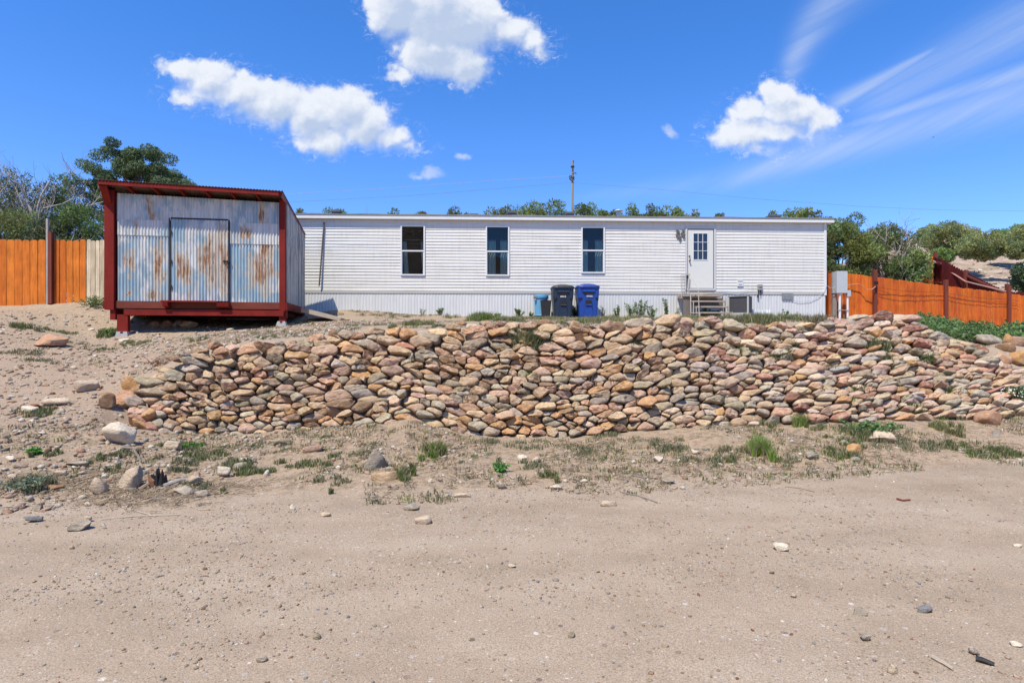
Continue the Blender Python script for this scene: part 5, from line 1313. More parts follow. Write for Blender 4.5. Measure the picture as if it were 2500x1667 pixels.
# ================================================================== GRASS AND WEEDS
def blades(pts, hts, cols_, name, label, r, width=.006, lean=.5, per=1):
    n = len(pts); a = r.uniform(0, 6.28, n); dx = np.cos(a); dy = np.sin(a); l = hts*lean*r.uniform(.2,1.2,n); b = r.uniform(0, 6.28, n)
    w_ = width*r.uniform(.6,1.4,n)
    p0 = pts+np.stack([dx*w_, dy*w_, 0*w_-.01], 1); p1 = pts-np.stack([dx*w_, dy*w_, 0*w_+.01], 1)
    mid = pts+np.stack([np.cos(b)*l*.35, np.sin(b)*l*.35, hts*.6], 1); q0 = mid+np.stack([dx*w_*.7, dy*w_*.7, 0*w_], 1); q1 = mid-np.stack([dx*w_*.7, dy*w_*.7, 0*w_], 1)
    tip = pts+np.stack([np.cos(b)*l, np.sin(b)*l, hts], 1)
    V = np.stack([p0,p1,q0,q1,tip], 1).reshape(-1, 3); i = np.arange(n)*5
    T = np.concatenate([np.stack([i,i+1,i+3],1), np.stack([i,i+3,i+2],1), np.stack([i+2,i+3,i+4],1)])
    o = big_mesh(name, V, T, M_grass, col=np.repeat(cols_, 5, 0)); tag(o, label, name.split('_')[-1] if False else 'grass', kind='stuff'); return o
G1 = np.array((.16,.215,.065)); G2 = np.array((.26,.29,.10)); G3 = np.array((.20,.225,.11)); STR = np.array((.50,.41,.26)); BRT = np.array((.26,.42,.06))
r = np.random.default_rng(5)
# patches: centre px, py, half width px, half depth px, blades, height m, colour
pat = [(455,1090,45,14,1100,.07,G1),(520,1110,60,16,900,.06,G1),(450,1130,50,10,500,.05,G3),(600,1140,60,16,900,.07,G1),(640,1155,50,12,600,.06,G1),(80,1190,42,16,1300,.10,G3),(130,1110,20,8,350,.06,G1),(85,1112,12,8,300,.07,G1),(265,1120,25,14,500,.07,G1),(275,1150,16,10,260,.06,G1),
 (320,1105,30,8,300,.05,G3),(90,1010,40,10,800,.07,G1),(50,860,60,8,500,.05,G3),(45,800,30,7,650,.13,G1),(150,812,40,8,500,.06,G1),(260,818,28,8,800,.14,G1),(330,840,24,9,500,.08,G2),(175,838,70,8,500,.05,G3),(110,880,80,8,300,.05,G3),(240,855,50,6,250,.05,G1),
 (470,835,22,6,260,.07,G2),(660,825,22,7,300,.06,G2),(560,845,25,4,120,.05,G1),(1020,792,32,8,900,.10,G2),(960,800,20,6,300,.08,G2),(1075,800,20,7,300,.09,G1),(890,795,60,6,450,.05,G3),(1180,785,36,12,2200,.20,BRT*.75),(1245,786,40,9,900,.12,G1),(1330,780,60,7,900,.09,G2),(1400,792,60,8,800,.09,G1),(1450,788,60,10,1300,.12,G2),
 (1500,780,60,6,900,.11,G2),(1660,779,60,5,700,.11,G2),(1560,785,50,6,600,.11,G1),(1800,790,60,8,1100,.13,G3),(1870,790,50,10,1500,.16,G1),(1930,782,60,8,900,.14,G1),(1990,786,50,6,500,.13,G1),(1740,780,50,5,500,.11,G2),(1180,775,120,4,900,.12,G2),(1500,776,200,3,1500,.12,G2),(1900,779,130,3,1500,.17,G1),(940,772,100,3,400,.08,G3),
 (985,1165,26,14,700,.11,G1*1.1),(1060,1112,34,14,900,.13,BRT*.7),(1340,1170,22,12,330,.09,G1),(1225,1150,20,10,200,.06,G1),(1855,1105,24,12,2300,.17,BRT),(1940,1035,20,11,1200,.16,BRT*.85),(1965,1035,20,8,300,.09,G1),(2120,1065,58,16,2200,.12,G1),(2065,1080,40,14,700,.08,G1),(2010,1050,40,8,300,.08,G1),(1870,1040,28,8,500,.09,G1),
 (1640,1035,40,8,400,.07,G3),(1630,1090,60,14,600,.07,G3),(1700,1130,60,12,600,.06,G3),(1800,1100,60,14,500,.06,G3),(1900,1125,60,14,500,.06,G3),(2060,1110,40,12,500,.08,G1),(2310,1050,32,16,800,.11,G2*.9),(2330,1090,40,10,500,.08,G1),(2450,1105,50,10,900,.08,G1),(2390,1110,50,10,500,.07,G1),(2200,1010,30,6,500,.11,G1),(2290,1020,40,8,600,.10,G1),
 (1790,1125,40,10,350,.08,G1),(880,1110,60,12,400,.05,G3),(760,1130,60,14,500,.06,G1),(850,1180,60,10,250,.05,G3),(1240,1085,80,12,500,.06,G3),(1450,1100,80,14,600,.05,G3),(1500,1060,60,10,400,.06,G3),(1330,1140,60,12,350,.05,G3),(810,1205,12,5,120,.06,G1),(545,1205,14,4,120,.05,G2),(2240,1090,60,10,400,.06,G3),(715,1045,30,5,200,.06,G1),(660,1050,18,4,150,.06,G1),
 (2180,1080,60,12,300,.06,G3),(480,1190,40,8,300,.06,G3),(430,1150,40,8,300,.06,G3)]
PP, HH, CC = [], [], []
for (px, py, rx, ry, n, h, c) in pat:
    n = int(n*1.15) if py > 860 else int(n*1.3)
    X, Y, Z = hit(px, py); wx = rx/F*Y; wy = max(.12, abs(hit(px, py-ry)[1]-hit(px, py+ry)[1])*.5) if py > 860 else max(.25, wx*.5)
    wy = min(wy, 1.3)
    # clumpy distribution
    k = max(3, int(n/60)); cc = np.stack([r.normal(0,.5,k)*wx, r.normal(0,.5,k)*wy], 1); wq = r.integers(0, k, n)
    x = X+cc[wq,0]+r.normal(0,.12,n)*min(wx,.5); y = Y+cc[wq,1]+r.normal(0,.12,n)*min(wx,.5)
    PP.append(np.stack([x, y, height(x, y)], 1)); HH.append(h*r.uniform(.4,1.25,n)*r.uniform(.7,1.2,k)[wq])
    mixs = (r.random(n) < .34)[:,None]; CC.append(np.where(mixs, STR*.85, c)*r.uniform(.65,1.35,n)[:,None])
# thin scattered tufts over the bank and yard
def scatter_bank(n, seed, dens_fn=None):
    r_ = np.random.default_rng(seed); x = r_.uniform(-9, 12.5, n*3); y = r_.uniform(5.3, 19, n*3); u = x/y
    e1, _ = colat(u, 0); e3, _ = colat(u, 2); e4, _ = colat(u, 3); e7, _ = colat(u, 6)
    bank = (y > e1-.15) & (y < e3+.05); pad = (y > e4+.25) & (y < e7-.1)
    q = fbm(x*1.1, y*1.1, 0, 55, 3); vis = (np.abs(u) < .95)
    ok = vis & ((bank & (q > -.12)) | (pad & (q > .05) & (r_.random(n*3) < .35))); x, y = x[ok][:n], y[ok][:n]; return x, y
x, y = scatter_bank(4200, 8)
k = r.integers(5, 16, len(x)); xi = np.repeat(x, k)+r.normal(0,.035,k.sum()); yi = np.repeat(y, k)+r.normal(0,.035,k.sum()); n = len(xi)
hb = np.repeat(r.uniform(.02,.07,len(x)), k); PP.append(np.stack([xi, yi, height(xi, yi)], 1)); HH.append(hb*r.uniform(.5,1.2,n))
cb = np.repeat(np.array([G1,G3,G2,STR*.7,STR*.6])[r.integers(0,5,len(x))], k, 0); CC.append(cb*r.uniform(.7,1.3,n)[:,None])
P_, H_, C_ = np.concatenate(PP), np.concatenate(HH), np.concatenate(CC)
blades(P_, H_, C_, 'grass', 'patchy green grass and weeds on the bank and around the house', r)
# grass tufts growing out of the wall face
PP, HH, CC = [], [], []
for (px, py, n, h, c) in ((890,790,0,.1,G3),(1290,850,420,.30,G3*1.2),(1270,835,160,.2,G3),(1160,965,120,.16,STR*.8),(1155,985,120,.16,STR*.8),(1430,930,300,.16,STR*.7),(1500,945,300,.15,STR*.6),(1815,870,300,.15,G3),(1895,880,260,.13,G3),(1910,870,200,.11,G1),(2130,860,700,.20,G3),(2150,885,400,.15,G3),(2180,905,350,.13,STR*.5+G3*.5),(2240,885,600,.15,G1),(2310,970,260,.13,G1),(2060,990,350,.13,G1),(1935,855,250,.12,G3),(2000,905,200,.10,STR*.6),(2215,1005,300,.12,G1),(2160,945,200,.1,STR*.6),(1990,800,300,.2,STR*.6),(2090,960,150,.1,G3),(1745,985,100,.1,G3),(940,1000,90,.12,STR*.7),(1545,850,100,.12,G3),(1290,918,60,.05,BRT)):
    if not n: continue
    X, Y, Z = hit(px, py, 8.6); Y -= .12; sp = .06+h*.25
    x = X+r.normal(0, sp, n); z = Z+r.normal(0, sp*.4, n)+.02; PP.append(np.stack([x, Y+r.normal(0,.03,n), z], 1)); HH.append(h*r.uniform(.4,1.1,n)); CC.append(c*r.uniform(.6,1.4,n)[:,None])
blades(np.concatenate(PP), np.concatenate(HH), np.concatenate(CC), 'wall_grass', 'tufts of dry and green grass growing from cracks in the rock wall', r, lean=1.0)
# dry straw and twigs lying flat
n = 15000; x, y = scatter_bank(n, 18); n = len(x)
extra = [hit(px, py)[:2] for px, py in ((300,1195),(340,1210),(400,1215),(450,1205),(260,1220),(500,1200),(370,1230),(550,1190),(120,1195),(60,1200),(30,1180),(180,1180))]
ex = np.concatenate([np.stack([a+r.normal(0,.28,150), b+r.normal(0,.13,150)], 1) for a, b in extra]); x = np.concatenate([x, ex[:,0]]); y = np.concatenate([y, ex[:,1]]); n = len(x)
a = r.uniform(-.9,.9,n)+(r.random(n) < .25)*1.6; l = r.uniform(.03,.13,n); w_ = r.uniform(.0016,.0035,n)
z = height(x, y)+.012; dx, dy = np.cos(a)*l, np.sin(a)*l; x2, y2 = x+dx, y+dy; z2 = height(x2, y2)+.010+r.uniform(0,.03,n)
nx_, ny_ = -np.sin(a)*w_, np.cos(a)*w_
V = np.stack([np.stack([x+nx_,y+ny_,z],1), np.stack([x-nx_,y-ny_,z+.002],1), np.stack([x2-nx_,y2-ny_,z2+.002],1), np.stack([x2+nx_,y2+ny_,z2],1), np.stack([x,y,z+.006],1), np.stack([x2,y2,z2+.006],1)], 1).reshape(-1,3); i = np.arange(n)*6
Fq = np.concatenate([np.stack([i,i+3,i+5,i+4],1), np.stack([i+4,i+5,i+2,i+1],1)])
sc = np.array([(.40,.31,.21),(.30,.22,.14),(.16,.12,.09),(.50,.42,.31)])[r.integers(0,4,n)]*r.uniform(.7,1.2,n)[:,None]
o = big_mesh('dry_straw', V, Fq, M_grass, col=np.repeat(sc, 6, 0)); tag(o, 'dry straw and twig litter strewn over the bank', 'litter', kind='stuff')
# ------------------------------------------------------------------ leafy weeds
def leafy(m_pts, label, name='weed', group=None, cat='weed', n_st=6, h=.35, spread=.15, col=(.10,.15,.045), leaf=.035, flowers=None, seed=0, loc=None, dens=26):
    r = np.random.default_rng(300+seed); X, Y, Z = loc; root = thing(name, label, cat, (X, Y, Z-.02), 0, group)
    m = MB(); C = []; D = []
    for s in range(n_st):
        a = r.uniform(0, 6.28); q = r.uniform(.1, 1)*spread; hh_ = h*r.uniform(.6, 1.1); b = Vector((math.cos(a)*q*.3, math.sin(a)*q*.3, 0)); e = Vector((math.cos(a)*q, math.sin(a)*q, hh_)); md = b.lerp(e, .5)+Vector((0,0,hh_*.08))
        m.tube([b, md, e], [.005,.004,.002], 4, cap=False)
        for k in range(dens):
            t = r.uniform(.15, 1.02); p = b.lerp(md, t*2) if t < .5 else md.lerp(e, t*2-1); d = r.normal(size=3); d[2] = d[2]*.4+.2; d /= np.linalg.norm(d); C.append(np.array(p)+d*leaf*.7); D.append(d)
    m.build('stems', varied('weed_stem', (.14,.17,.06), .2, 8, .8) if 'M_stem' not in globals() else M_stem, root)
    C, D = np.array(C), np.array(D); n = len(C); C = C*np.array([1.25,1.25,1]); V, Q = leaf_quads(C, D, leaf*r.uniform(.7,1.5,n)*1.6, leaf*r.uniform(.7,1.3,n)*.8, r)
    big_mesh('leaves', V, Q, M_leaf, root, col=np.repeat(1.9*np.array(col)[None]*r.uniform(.6,1.5,n)[:,None], 4, 0))
    if flowers:
        m = MB()
        for k in range(flowers):
            a = r.uniform(0, 6.28); q = spread*math.sqrt(r.random())*1.1; z = h*r.uniform(.55,1.0); ctr = Vector((math.cos(a)*q, math.sin(a)*q-.02, z)); R_ = .0105
            o_ = len(m.v); nn = 8; tl = Vector((r.uniform(-.4,.4), -.8, .7)).normalized(); ax = tl.cross(Vector((1,0,0))).normalized(); ay = tl.cross(ax)
            m.v += [tuple(ctr+(ax*math.cos(t)+ay*math.sin(t))*R_) for t in np.linspace(0, 6.28, nn, endpoint=False)]+[tuple(ctr-tl*.006)]; m.f += [(o_+j, o_+(j+1) % nn, o_+nn) for j in range(nn)]
        m.build('flowers', M_petal, root)
    return root
M_stem = varied('weed_stem', (.14,.17,.06), .2, 8, .8)
def facade(px, py, yo=-.35):
    x = hx(px, yo); Y = HA[1]+hs_*x+hc*yo; X = (px-1250)/F*Y; return X, Y, gz(X, Y)
W_ = [(1268,.36,9,.18,'green weed left of the light blue barrel'),(1296,.18,4,.1,'low weed at the foot of the barrel'),(1403,.34,6,.07,'weed growing in the gap between the two wheeled bins'),(1471,.40,6,.16,'thin weed at the right side of the blue bin'),(1508,.42,7,.12,'sparse tall weed on the white skirting right of the bins'),
 (1538,.46,9,.18,'leafy weed in the middle of the skirting'),(1562,.58,12,.22,'tallest bushy weed against the skirting left of the steps'),(1592,.40,8,.18,'bushy weed left of the slim weed near the steps'),(1627,.60,7,.09,'tall slim weed against the skirting near the steps'),(1655,.34,7,.14,'pale thin weed beside the steps'),
 (1725,.34,14,.28,'dark green weed growing under the porch steps'),(1748,.30,10,.2,'weed under the right side of the porch steps'),(1215,.16,6,.16,'low weed against the skirting below the second window'),(1030,.22,4,.1,'thin dry weed by the skirting below the first window'),(1075,.24,5,.12,'grey green weed by the skirting right of the first window'),(1918,.34,4,.08,'thistle like weed below the foundation vent'),(1945,.26,5,.12,'thin weed right of the foundation vent')]
for k, (px, h, ns, sp, lb) in enumerate(W_):
    dry = 'dry' in lb or 'thin' in lb or 'pale' in lb
    leafy(None, lb, n_st=ns, h=h, spread=sp, seed=k, loc=facade(px, 770, -.22 if 'under' in lb or 'between' in lb else -.32), col=(.13,.15,.08) if dry else (.085,.125,.04), leaf=.026 if dry else .032, dens=24 if dry else 52)
for k, (px, py, h, ns, sp, lb, c) in enumerate([(225,748,.28,26,.5,'leafy grey green weed patch left of the shed',(.12,.16,.07)),(350,778,.24,18,.36,'leafy green weed growing under the left end of the shed',(.12,.16,.07)),(266,820,.20,16,.2,'bright weed clump left of the front pier block',(.09,.16,.035)),(470,1095,.09,14,.12,'small broad leaved weed on the left bank below the wall',(.07,.17,.03)),
   (85,1110,.10,8,.06,'tiny bright green seedling on the far left bank',(.06,.18,.03)),(1218,1150,.09,12,.09,'small dark broad leaved weed near the road edge',(.06,.15,.035)),(2120,1060,.20,34,.34,'large leafy weed cluster at the foot of the wall toward the right',(.085,.15,.05)),(2390,990,.16,10,.15,'small weed at the wall foot near the right end',(.09,.14,.05)),(760,1240,.03,3,.03,'minute weed in the road edge',(.08,.14,.04))][:8]):
    leafy(None, lb, n_st=ns, h=h, spread=sp, seed=50+k, loc=hit(px, py), col=c, leaf=.03, dens=36)
X, Y, Z = hit(2474, 985); leafy(None, 'low bush covered in white daisy flowers at the right edge of the wall', name='daisy_bush', cat='flowers', n_st=46, h=.30, spread=.30, seed=80, loc=(X, Y-.05, Z), col=(.07,.11,.045), leaf=.028, flowers=130, dens=34)
leafy(None, 'dull sage clump with a yellow bloom beside the road at far left', name='sage_clump', n_st=40, h=.14, spread=.22, seed=81, loc=hit(80, 1195), col=(.13,.155,.10), leaf=.02, dens=30)
# broad leafy weed mass in front of the right fence
r = np.random.default_rng(61); CC, DD, KK = [], [], []
for k in range(340):
    px = r.uniform(2215, 2640); u = (px-1250)/F; Y = r.uniform(12.0, 18.5) if px < 2330 else r.uniform(12.4, 18.5)
    if px < 2300: Y = r.uniform(12.6, 18.5)
    if px < 2240 and r.random() < .6: continue
    X = u*Y; z = gz(X, Y); hgt = r.uniform(.12,.36)*(1.25 if Y > 15 else .8); n = 150; sp = r.uniform(.12,.26)
    d = r.normal(size=(n,3)); d /= np.linalg.norm(d, axis=1)[:,None]; d[:,2] = np.abs(d[:,2]); CC.append(np.array([X,Y,z])+d*np.array([sp,sp,hgt])*r.uniform(.3,1,n)[:,None]); DD.append(d*.6+r.normal(size=(n,3))*.5); KK.append(np.tile(np.array((.17,.27,.09))*r.uniform(.7,1.3), (n,1)))
C, D, K_ = np.concatenate(CC), np.concatenate(DD), np.concatenate(KK); D /= np.linalg.norm(D, axis=1)[:,None]; n = len(C)
V, Q = leaf_quads(C, D, .075*r.uniform(.6,1.4,n), .045*r.uniform(.6,1.3,n), r)
o = big_mesh('weed_patch', V, Q, M_leaf, col=np.repeat(K_*r.uniform(.6,1.4,n)[:,None], 4, 0)); tag(o, 'thick leafy green weeds covering the ground before the orange red fence', 'weeds', kind='stuff')

# ================================================================== LOOSE ROCKS
rk = [(112,848,84,38,SAL,'salmon pink boulder on the grass left of the shed'),(283,1088,80,62,WHT,'large white boulder on the bank below the left end of the wall'),(314,1198,66,64,PAL,'big squarish tan boulder beside the road'),(235,1208,38,44,PAL,'pale leaning stone left of the squarish boulder'),(911,1148,64,50,GRY,'angular grey boulder on the bank below the wall'),
 (312,950,58,34,OCH,'ochre angular stone on top of the pile at the left end of the wall'),(297,996,54,46,SAL,'rounded salmon stone at the left end of the wall'),(342,975,50,40,BRN,'rough brown stone leaning on the left end of the wall'),(248,1000,42,38,BRN,'brown stone tilted downhill left of the wall'),(205,958,58,32,PAL,'pale pink stone on the driveway edge'),(140,990,74,24,PAL,'long flat pale stone half buried on the driveway edge'),(78,1000,36,14,RED,'small red stone on the driveway edge'),(60,1010,40,18,WHT,'whitish stone beside the small red one'),
 (358,1036,16,18,PAL,'small pale stone touching the lower left corner of the wall'),(345,1046,20,14,BRN,'small brown stone at the lower left corner of the wall'),(415,1100,34,22,PAL,'tan stone in the grass below the left part of the wall'),(545,1166,32,34,WHT,'upright white stone on the bank'),(586,1146,36,18,GRY,'flat pale grey stone right of the upright white stone'),(650,1164,14,16,WHT,'little white stone in grass below the wall'),(687,1088,40,16,GRG,'pale greenish flat stone on the bank'),(765,1105,52,24,PNK,'flat pinkish slab tilted on the bank'),
 (937,1176,66,26,TAN,'flat tan stone between two grass tufts'),(1050,1180,13,10,WHT,'white pebble right of the bright grass tuft'),(1310,1132,26,16,PAL,'pale stone on the bank right of centre'),(1277,1122,26,10,WHT,'flat white stone left of another pale one'),(1358,1198,34,13,WHT,'flat white stone at the road edge'),(1225,1196,30,18,GRY,'pinkish grey flat stone at the road edge'),(1485,1238,38,20,PAL,'pale slab half buried in the road edge'),(1611,1132,28,18,WHT,'white block on the bank right of centre'),(1630,1184,36,14,GRY,'flat grey diamond shaped stone at the road edge'),(1426,1180,20,9,WHT,'thin white stone at the road edge'),
 (1003,1246,42,14,GRY,'flat grey stone sunk in the road edge'),(1130,1216,44,9,PAL,'long thin pale stone at the road edge'),(1986,1124,28,20,GRY,'smooth grey cobble on the bank at right'),(2092,1106,52,24,OCH,'orange brown stone in grass at right'),(2064,1090,30,16,GRY,'violet grey stone beside the orange brown one'),(2092,1128,26,12,GRY,'small grey stone below the orange brown one'),(2158,1084,62,28,PAL,'pale flat slab on the bank at right'),(2425,1040,58,34,SAL,'salmon brown boulder at the wall foot near the right edge'),(2437,1064,26,10,BLU,'blue grey cobble below the salmon brown boulder'),(1788,1110,18,9,PAL,'small pale stone by the brightest grass tuft'),(1700,1110,20,10,WHT,'whitish small stone left of the brightest grass tuft'),
 (1907,1346,42,18,WHT,'flat white stone lying alone in the middle of the road'),(1025,1282,46,18,PAL,'rough pale stone cluster at the road edge'),(188,1298,52,20,GRY,'pale violet stone beside the road at far left'),(77,1276,36,15,BLU,'blue grey cobble beside the road at far left'),(172,1342,18,12,PAL,'cream pebble in the road at far left'),(212,1276,22,14,PAL,'small cream stone near the twig heap'),(714,1246,14,13,WHT,'small angular white stone on the road edge'),(790,1262,30,8,PAL,'flat cream stone on the road'),(1249,1388,22,9,PAL,'cream pebble in the middle of the road'),(637,1618,26,16,GRY,'pale grey cobble near the bottom of the road'),(773,1562,20,15,GRG,'greenish cobble in the lower middle of the road'),
 (2103,1502,38,18,GRY,'grey oblong stone in the road at lower right'),(2262,1500,36,20,BLU,'blue grey stone in the road at lower right'),(2120,1568,32,15,GRY,'flat violet grey stone below the oblong one'),(2185,1646,30,20,PAL,'pale stone near the bottom right of the road'),(2488,1338,22,9,WHT,'white stone at the right edge of the road'),(2487,1580,26,10,WHT,'thin white stone at the lower right edge'),(1942,1462,18,11,PAL,'pale pink stone in the road at right'),(2385,1602,26,13,GRY,'pale flat stone near the dark bark piece'),(1395,1558,18,12,GRG,'grey pebble in the lower centre of the road'),(20,1128,24,14,WHT,'white angular stone at the far left edge'),(28,1172,22,13,PAL,'cream stone at the far left edge'),
 (440,1212,56,22,GRY,'lichen spotted flat stone by the charred stump'),(485,1216,34,18,GRY,'speckled grey cobble beside the lichen spotted stone'),(466,1184,48,20,PAL,'pale curved stone right of the charred stump'),(148,1160,30,12,PAL,'thin tilted cream stone on the far left bank'),(125,1200,40,14,BRN,'flat brown stone on the far left bank'),(85,1248,36,12,GRY,'pale grey flat stone in the straw at far left'),(180,1140,64,12,GRY,'flat grey slab in the far left bank'),
 (2423,842,60,26,GRY,'weathered grey stone on the right rock pile'),(2466,842,26,30,OCH,'upright ochre block on the right rock pile'),(2494,846,34,28,PNK,'pink slab at the right edge of the rock pile'),(2459,862,44,28,BRN,'brown grey stone under the ochre block'),(2450,898,56,42,SAL,'large orange brown stone on the right rock pile'),(2496,896,46,42,OCH,'rusty orange stone at the right edge'),(2437,912,58,34,PAL,'whitish tilted stone on the right rock pile'),(2476,918,56,20,PNK,'long pink stone on the right rock pile'),(2478,944,62,30,GRY,'rounded grey stone low on the right rock pile'),(2385,872,40,22,GRG,'grey green stone between the wall and the right pile'),(2400,905,36,26,PAL,'cream stone where the wall meets the right pile'),(2370,860,34,14,BRN,'thin brown stone at the sloping end of the wall'),
 (2110,800,112,42,TAN,'large tan capstone on the right part of the wall'),(2177,792,96,32,PAL,'long tilted slab at the very top of the wall'),(2062,808,72,40,GRY,'broad grey capstone left of the large tan one'),(1328,800,50,24,BRN,'dark brown pointed stone on top of the wall below the bins'),(1735,800,52,34,BRN,'brown block on top of the wall below the steps'),(1685,800,42,34,TAN,'tan rounded capstone below the steps'),(1645,788,48,22,OCH,'ochre capstone left of the tan rounded one'),(1790,806,46,28,BRN,'rough brown capstone below the condenser'),(1550,796,50,20,PAL,'pale flat capstone below the tall weeds'),(1400,802,40,20,GRY,'pale grey capstone below the wheeled bins'),(1265,800,44,18,GRY,'grey flat capstone left of the dark brown pointed one'),(1190,800,44,26,GRY,'grey angular capstone beside the bright grass'),(1150,808,30,24,PAL,'cream capstone right of the reddish one'),(1125,796,28,14,BRN,'little reddish brown capstone below the second window'),(815,830,62,22,BRN,'long brown capstone on the left part of the wall'),(870,826,50,20,GRY,'grey tilted capstone right of the long brown one'),(1068,815,40,22,GRY,'blocky grey capstone left of the reddish brown one'),
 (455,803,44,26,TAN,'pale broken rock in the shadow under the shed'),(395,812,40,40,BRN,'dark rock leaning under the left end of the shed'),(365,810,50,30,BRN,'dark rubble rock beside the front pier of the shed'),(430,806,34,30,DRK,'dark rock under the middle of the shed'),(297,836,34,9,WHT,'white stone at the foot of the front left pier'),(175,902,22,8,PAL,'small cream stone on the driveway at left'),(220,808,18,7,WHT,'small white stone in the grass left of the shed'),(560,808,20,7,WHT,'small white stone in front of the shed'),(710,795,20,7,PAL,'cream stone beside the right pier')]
for q in rk:
    px, py, w_, h_, c, lb = q
    kw = {}
    if 'slab' in lb or 'flat' in lb: kw = dict(boxy=.6)
    if 'capstone' in lb or 'top of the wall' in lb: kw.update(sink=.45)
    if 'long tilted slab' in lb: kw.update(tilt=-8)
    if 'buried' in lb or 'sunk' in lb or 'in the road' in lb: kw.update(sink=.5)
    if 'under' in lb and 'shed' in lb or 'rubble rock' in lb: kw.update(yy=15.3)
    rock(px, py, w_, h_, c, lb, **kw)
# small loose stones and gravel: nobody could count them
def pebbles(name, label, x, y, size, cols_, r, sink=.25, sub=1, flat=(.35,.8)):
    v, f = ICO[sub]; n = len(x); k = len(v); z = height(x, y)
    ax = size*r.uniform(.7,1.4,n); ay = size*r.uniform(.6,1.1,n); az = size*r.uniform(flat[0], flat[1], n); th = r.uniform(0, 6.28, n)
    vv = v[None]*(1+r.uniform(-.22,.22,(n,k,1))); vx, vy, vz = vv[:,:,0]*ax[:,None], vv[:,:,1]*ay[:,None], vv[:,:,2]*az[:,None]
    c, s = np.cos(th)[:,None], np.sin(th)[:,None]; tl = r.normal(0,.25,n)[:,None]
    X = vx*c-vy*s+x[:,None]; Y = vx*s+vy*c+y[:,None]; Z = vz+(vx*tl)+z[:,None]+(az*(1-2*sink))[:,None]
    V = np.stack([X,Y,Z], -1).reshape(-1,3); Fc = (f[None]+(np.arange(n)*k)[:,None,None]).reshape(-1,3)
    o = big_mesh(name, V, Fc, M_stone, col=np.repeat(cols_, k, 0)); tag(o, label, 'gravel', kind='stuff')
PC = np.array([PAL,PAL,WHT,GRY,TAN,PNK,SAL,BRN,GRG,BLU,RED,TAN,TAN,GRY])
r = np.random.default_rng(71)
def fan(n, y0, y1, p=1.0, umax=.95, r=r):
    y = y0+(y1-y0)*r.random(n)**p; return r.uniform(-umax, umax, n)*y, y
x, y = fan(60000, 2.4, 9.0, 1.1); q = fbm(x*.8, y*1.3, 0, 91, 3); ok = r.random(len(x)) < np.clip(.45+q*1.6, .08, 1); x, y = x[ok], y[ok]; n = len(x)
sz = .0035+.010*r.random(n)**5+(r.random(n) < .012)*.014*r.random(n)
pebbles('road_gravel', 'fine gravel scattered on the dirt road', x, y, sz, PC[r.integers(0,len(PC),n)]*r.uniform(.75,1.1,n)[:,None], r, sink=.42)
# bank and yard
x, y = scatter_bank(15000, 33); n = len(x); sz = .010+.028*r.random(n)**4
x2, y2 = fan(22000, 5.2, 15.5); u = x2/y2; e1, _ = colat(u, 0); left = (x2 < -3.2-.0*y2) & (y2 > e1-.3) & ~((x2 > -6.3) & (y2 > 8.9) & (y2 < 10.2)) ; x2, y2 = x2[left], y2[left]
x = np.concatenate([x, x2]); y = np.concatenate([y, y2]); sz = np.concatenate([sz, .010+.042*r.random(len(x2))**4.5]); n = len(x)
pebbles('loose_stones', 'small loose stones and rubble on the bank and yard', x, y, sz, PC[r.integers(0,8,n)]*r.uniform(.75,1.1,n)[:,None], r, sink=.3, sub=1)
# hillside rubble
x = r.uniform(20, 50, 2600); y = r.uniform(28, 56, 2600); n = len(x)
pebbles('hillside_rubble', 'pale rocks strewn over the hillside', x, y, .05+.16*r.random(n)**3, PC[r.integers(0,6,n)]*r.uniform(.7,1.0,n)[:,None], r, sink=.3)

# ================================================================== STICKS, STUMP, BARK
def stick(pts, rad, label, M_=None, name='stick', fork=None):
    w3 = [hit(*p[:2]) for p in pts]; o0 = w3[0]; m = MB()
    q = [(a-o0[0], b-o0[1], c-o0[2]+rad*.8+(p[2] if len(p) > 2 else 0)) for (a,b,c), p in zip(w3, pts)]
    m.tube(q, [rad*(1-.5*i/len(q)) for i in range(len(q))], 6)
    if fork:
        w4 = [hit(*p[:2]) for p in fork]; m.tube([(a-o0[0], b-o0[1], c-o0[2]+rad*.8) for a,b,c in w4], rad*.6, 5)
    o = m.build(name, M_ or M_twig); o.location = o0; tag(o, label, 'stick'); return o
stick([(2277,1608),(2290,1616),(2305,1625),(2326,1638)], .012, 'pale straight stick near the bottom right of the road', M_raw)
stick([(2384,1614),(2400,1619,.005),(2428,1630)], .015, 'dark charred bark piece at the bottom right of the road', M_black, 'bark_piece')
stick([(1917,1189),(1950,1192),(1988,1201)], .007, 'thin brown twig on the road at right')
stick([(870,1217),(940,1214),(1010,1218)], .007, 'long pale straw stem along the road edge', M_raw)
stick([(1542,1162),(1575,1168),(1611,1170)], .012, 'dark stick lying on the bank right of centre', M_bark, fork=[(1570,1167),(1582,1180)])
stick([(1522,1205),(1560,1212),(1605,1228)], .007, 'thin forked twig at the road edge right of centre', M_bark, fork=[(1560,1212),(1580,1222)])
stick([(298,1098,.02),(325,1105,.04),(338,1122,.02),(345,1130)], .016, 'curved dark branch below the large white boulder', M_bark)
stick([(285,1146),(287,1138,.04),(290,1130,.09)], .011, 'short dead forked stem standing above the squarish boulder', M_bark, fork=[(287,1138),(280,1132)])
stick([(120,1110),(160,1080),(200,1064)], .008, 'long thin branch lying across the far left bank', M_bark)
stick([(0,1240),(80,1236),(170,1232)], .007, 'long dry stem at the far left road edge', M_raw)
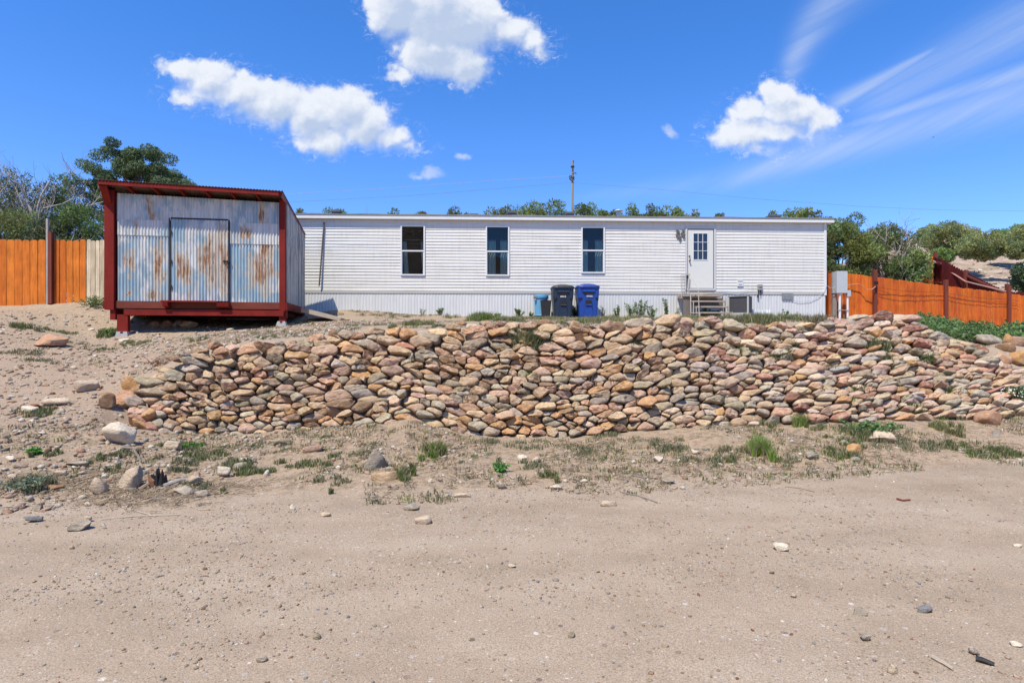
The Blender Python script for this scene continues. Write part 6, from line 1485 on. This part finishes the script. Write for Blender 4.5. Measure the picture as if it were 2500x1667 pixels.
stick([(1090,1100),(1130,1092),(1170,1078)], .008, 'dry twig on the bank below the middle of the wall', M_bark)
stick([(2190,1220),(2205,1224),(2222,1222)], .012, 'reddish bark chip on the road at right', M_redrim, 'bark_chip')
stick([(250,1270),(330,1262),(440,1258)], .008, 'pale bent stem on top of the straw heap', M_raw)
stick([(255,1218),(300,1240),(380,1262)], .007, 'thin pale stem crossing the straw heap', M_raw)
# charred stump
X, Y, Z = hit(388, 1186); t = thing('charred_stump', 'small charred splintered stump beside the squarish boulder', 'stump', (X, Y, Z-.03)); m = MB(); rr = random.Random(4)
for k in range(9):
    a = k*.7; q = .05+.02*rr.random(); m.tube([(math.cos(a)*q,math.sin(a)*q,0),(math.cos(a)*q*.9,math.sin(a)*q*.9,.08),(math.cos(a)*q*1.2,math.sin(a)*q,.13+rr.uniform(0,.10))], [.035,.028,.006], 5)
m.build('core', M_black, t); m = MB()
for k in range(4): m.tube([(-.04+k*.01,-.06,.02),(-.05+k*.012,-.075,.1),(-.08+k*.01,-.07,.2-.02*k)], [.02,.016,.004], 5)
m.build('splinters', varied('splintered_wood', (.30,.15,.08), .3, 9, .9), t)
stick([(340,1200),(365,1192,.04),(385,1180,.06)], .022, 'broken brown bark slab left of the charred stump', M_redrim if False else M_twig, 'bark_slab')
stick([(400,1190),(440,1180,.02),(470,1176,.02)], .022, 'grey weathered root right of the charred stump', M_dead, 'root')
# brown dry brush at the left top of the wall
X, Y, Z = hit(388, 893, 9.0); t = thing('dry_brush', 'tangled reddish brown dry brush on top of the left end of the wall', 'brush', (X, Y+.05, Z)); m = MB()
for k in range(46):
    a = rr.uniform(0, 6.28); l = rr.uniform(.12,.34); p = Vector((rr.uniform(-.15,.15), rr.uniform(-.12,.12), rr.uniform(.0,.06))); d = Vector((math.cos(a), math.sin(a)*.6, rr.uniform(-.1,.45)))*l
    m.tube([p, p+d*.5+Vector((0,0,.02)), p+d], [.006,.004,.002], 4, cap=False)
m.build('twigs', varied('red_brown_twig', (.20,.09,.06), .3, 8, .9), t)
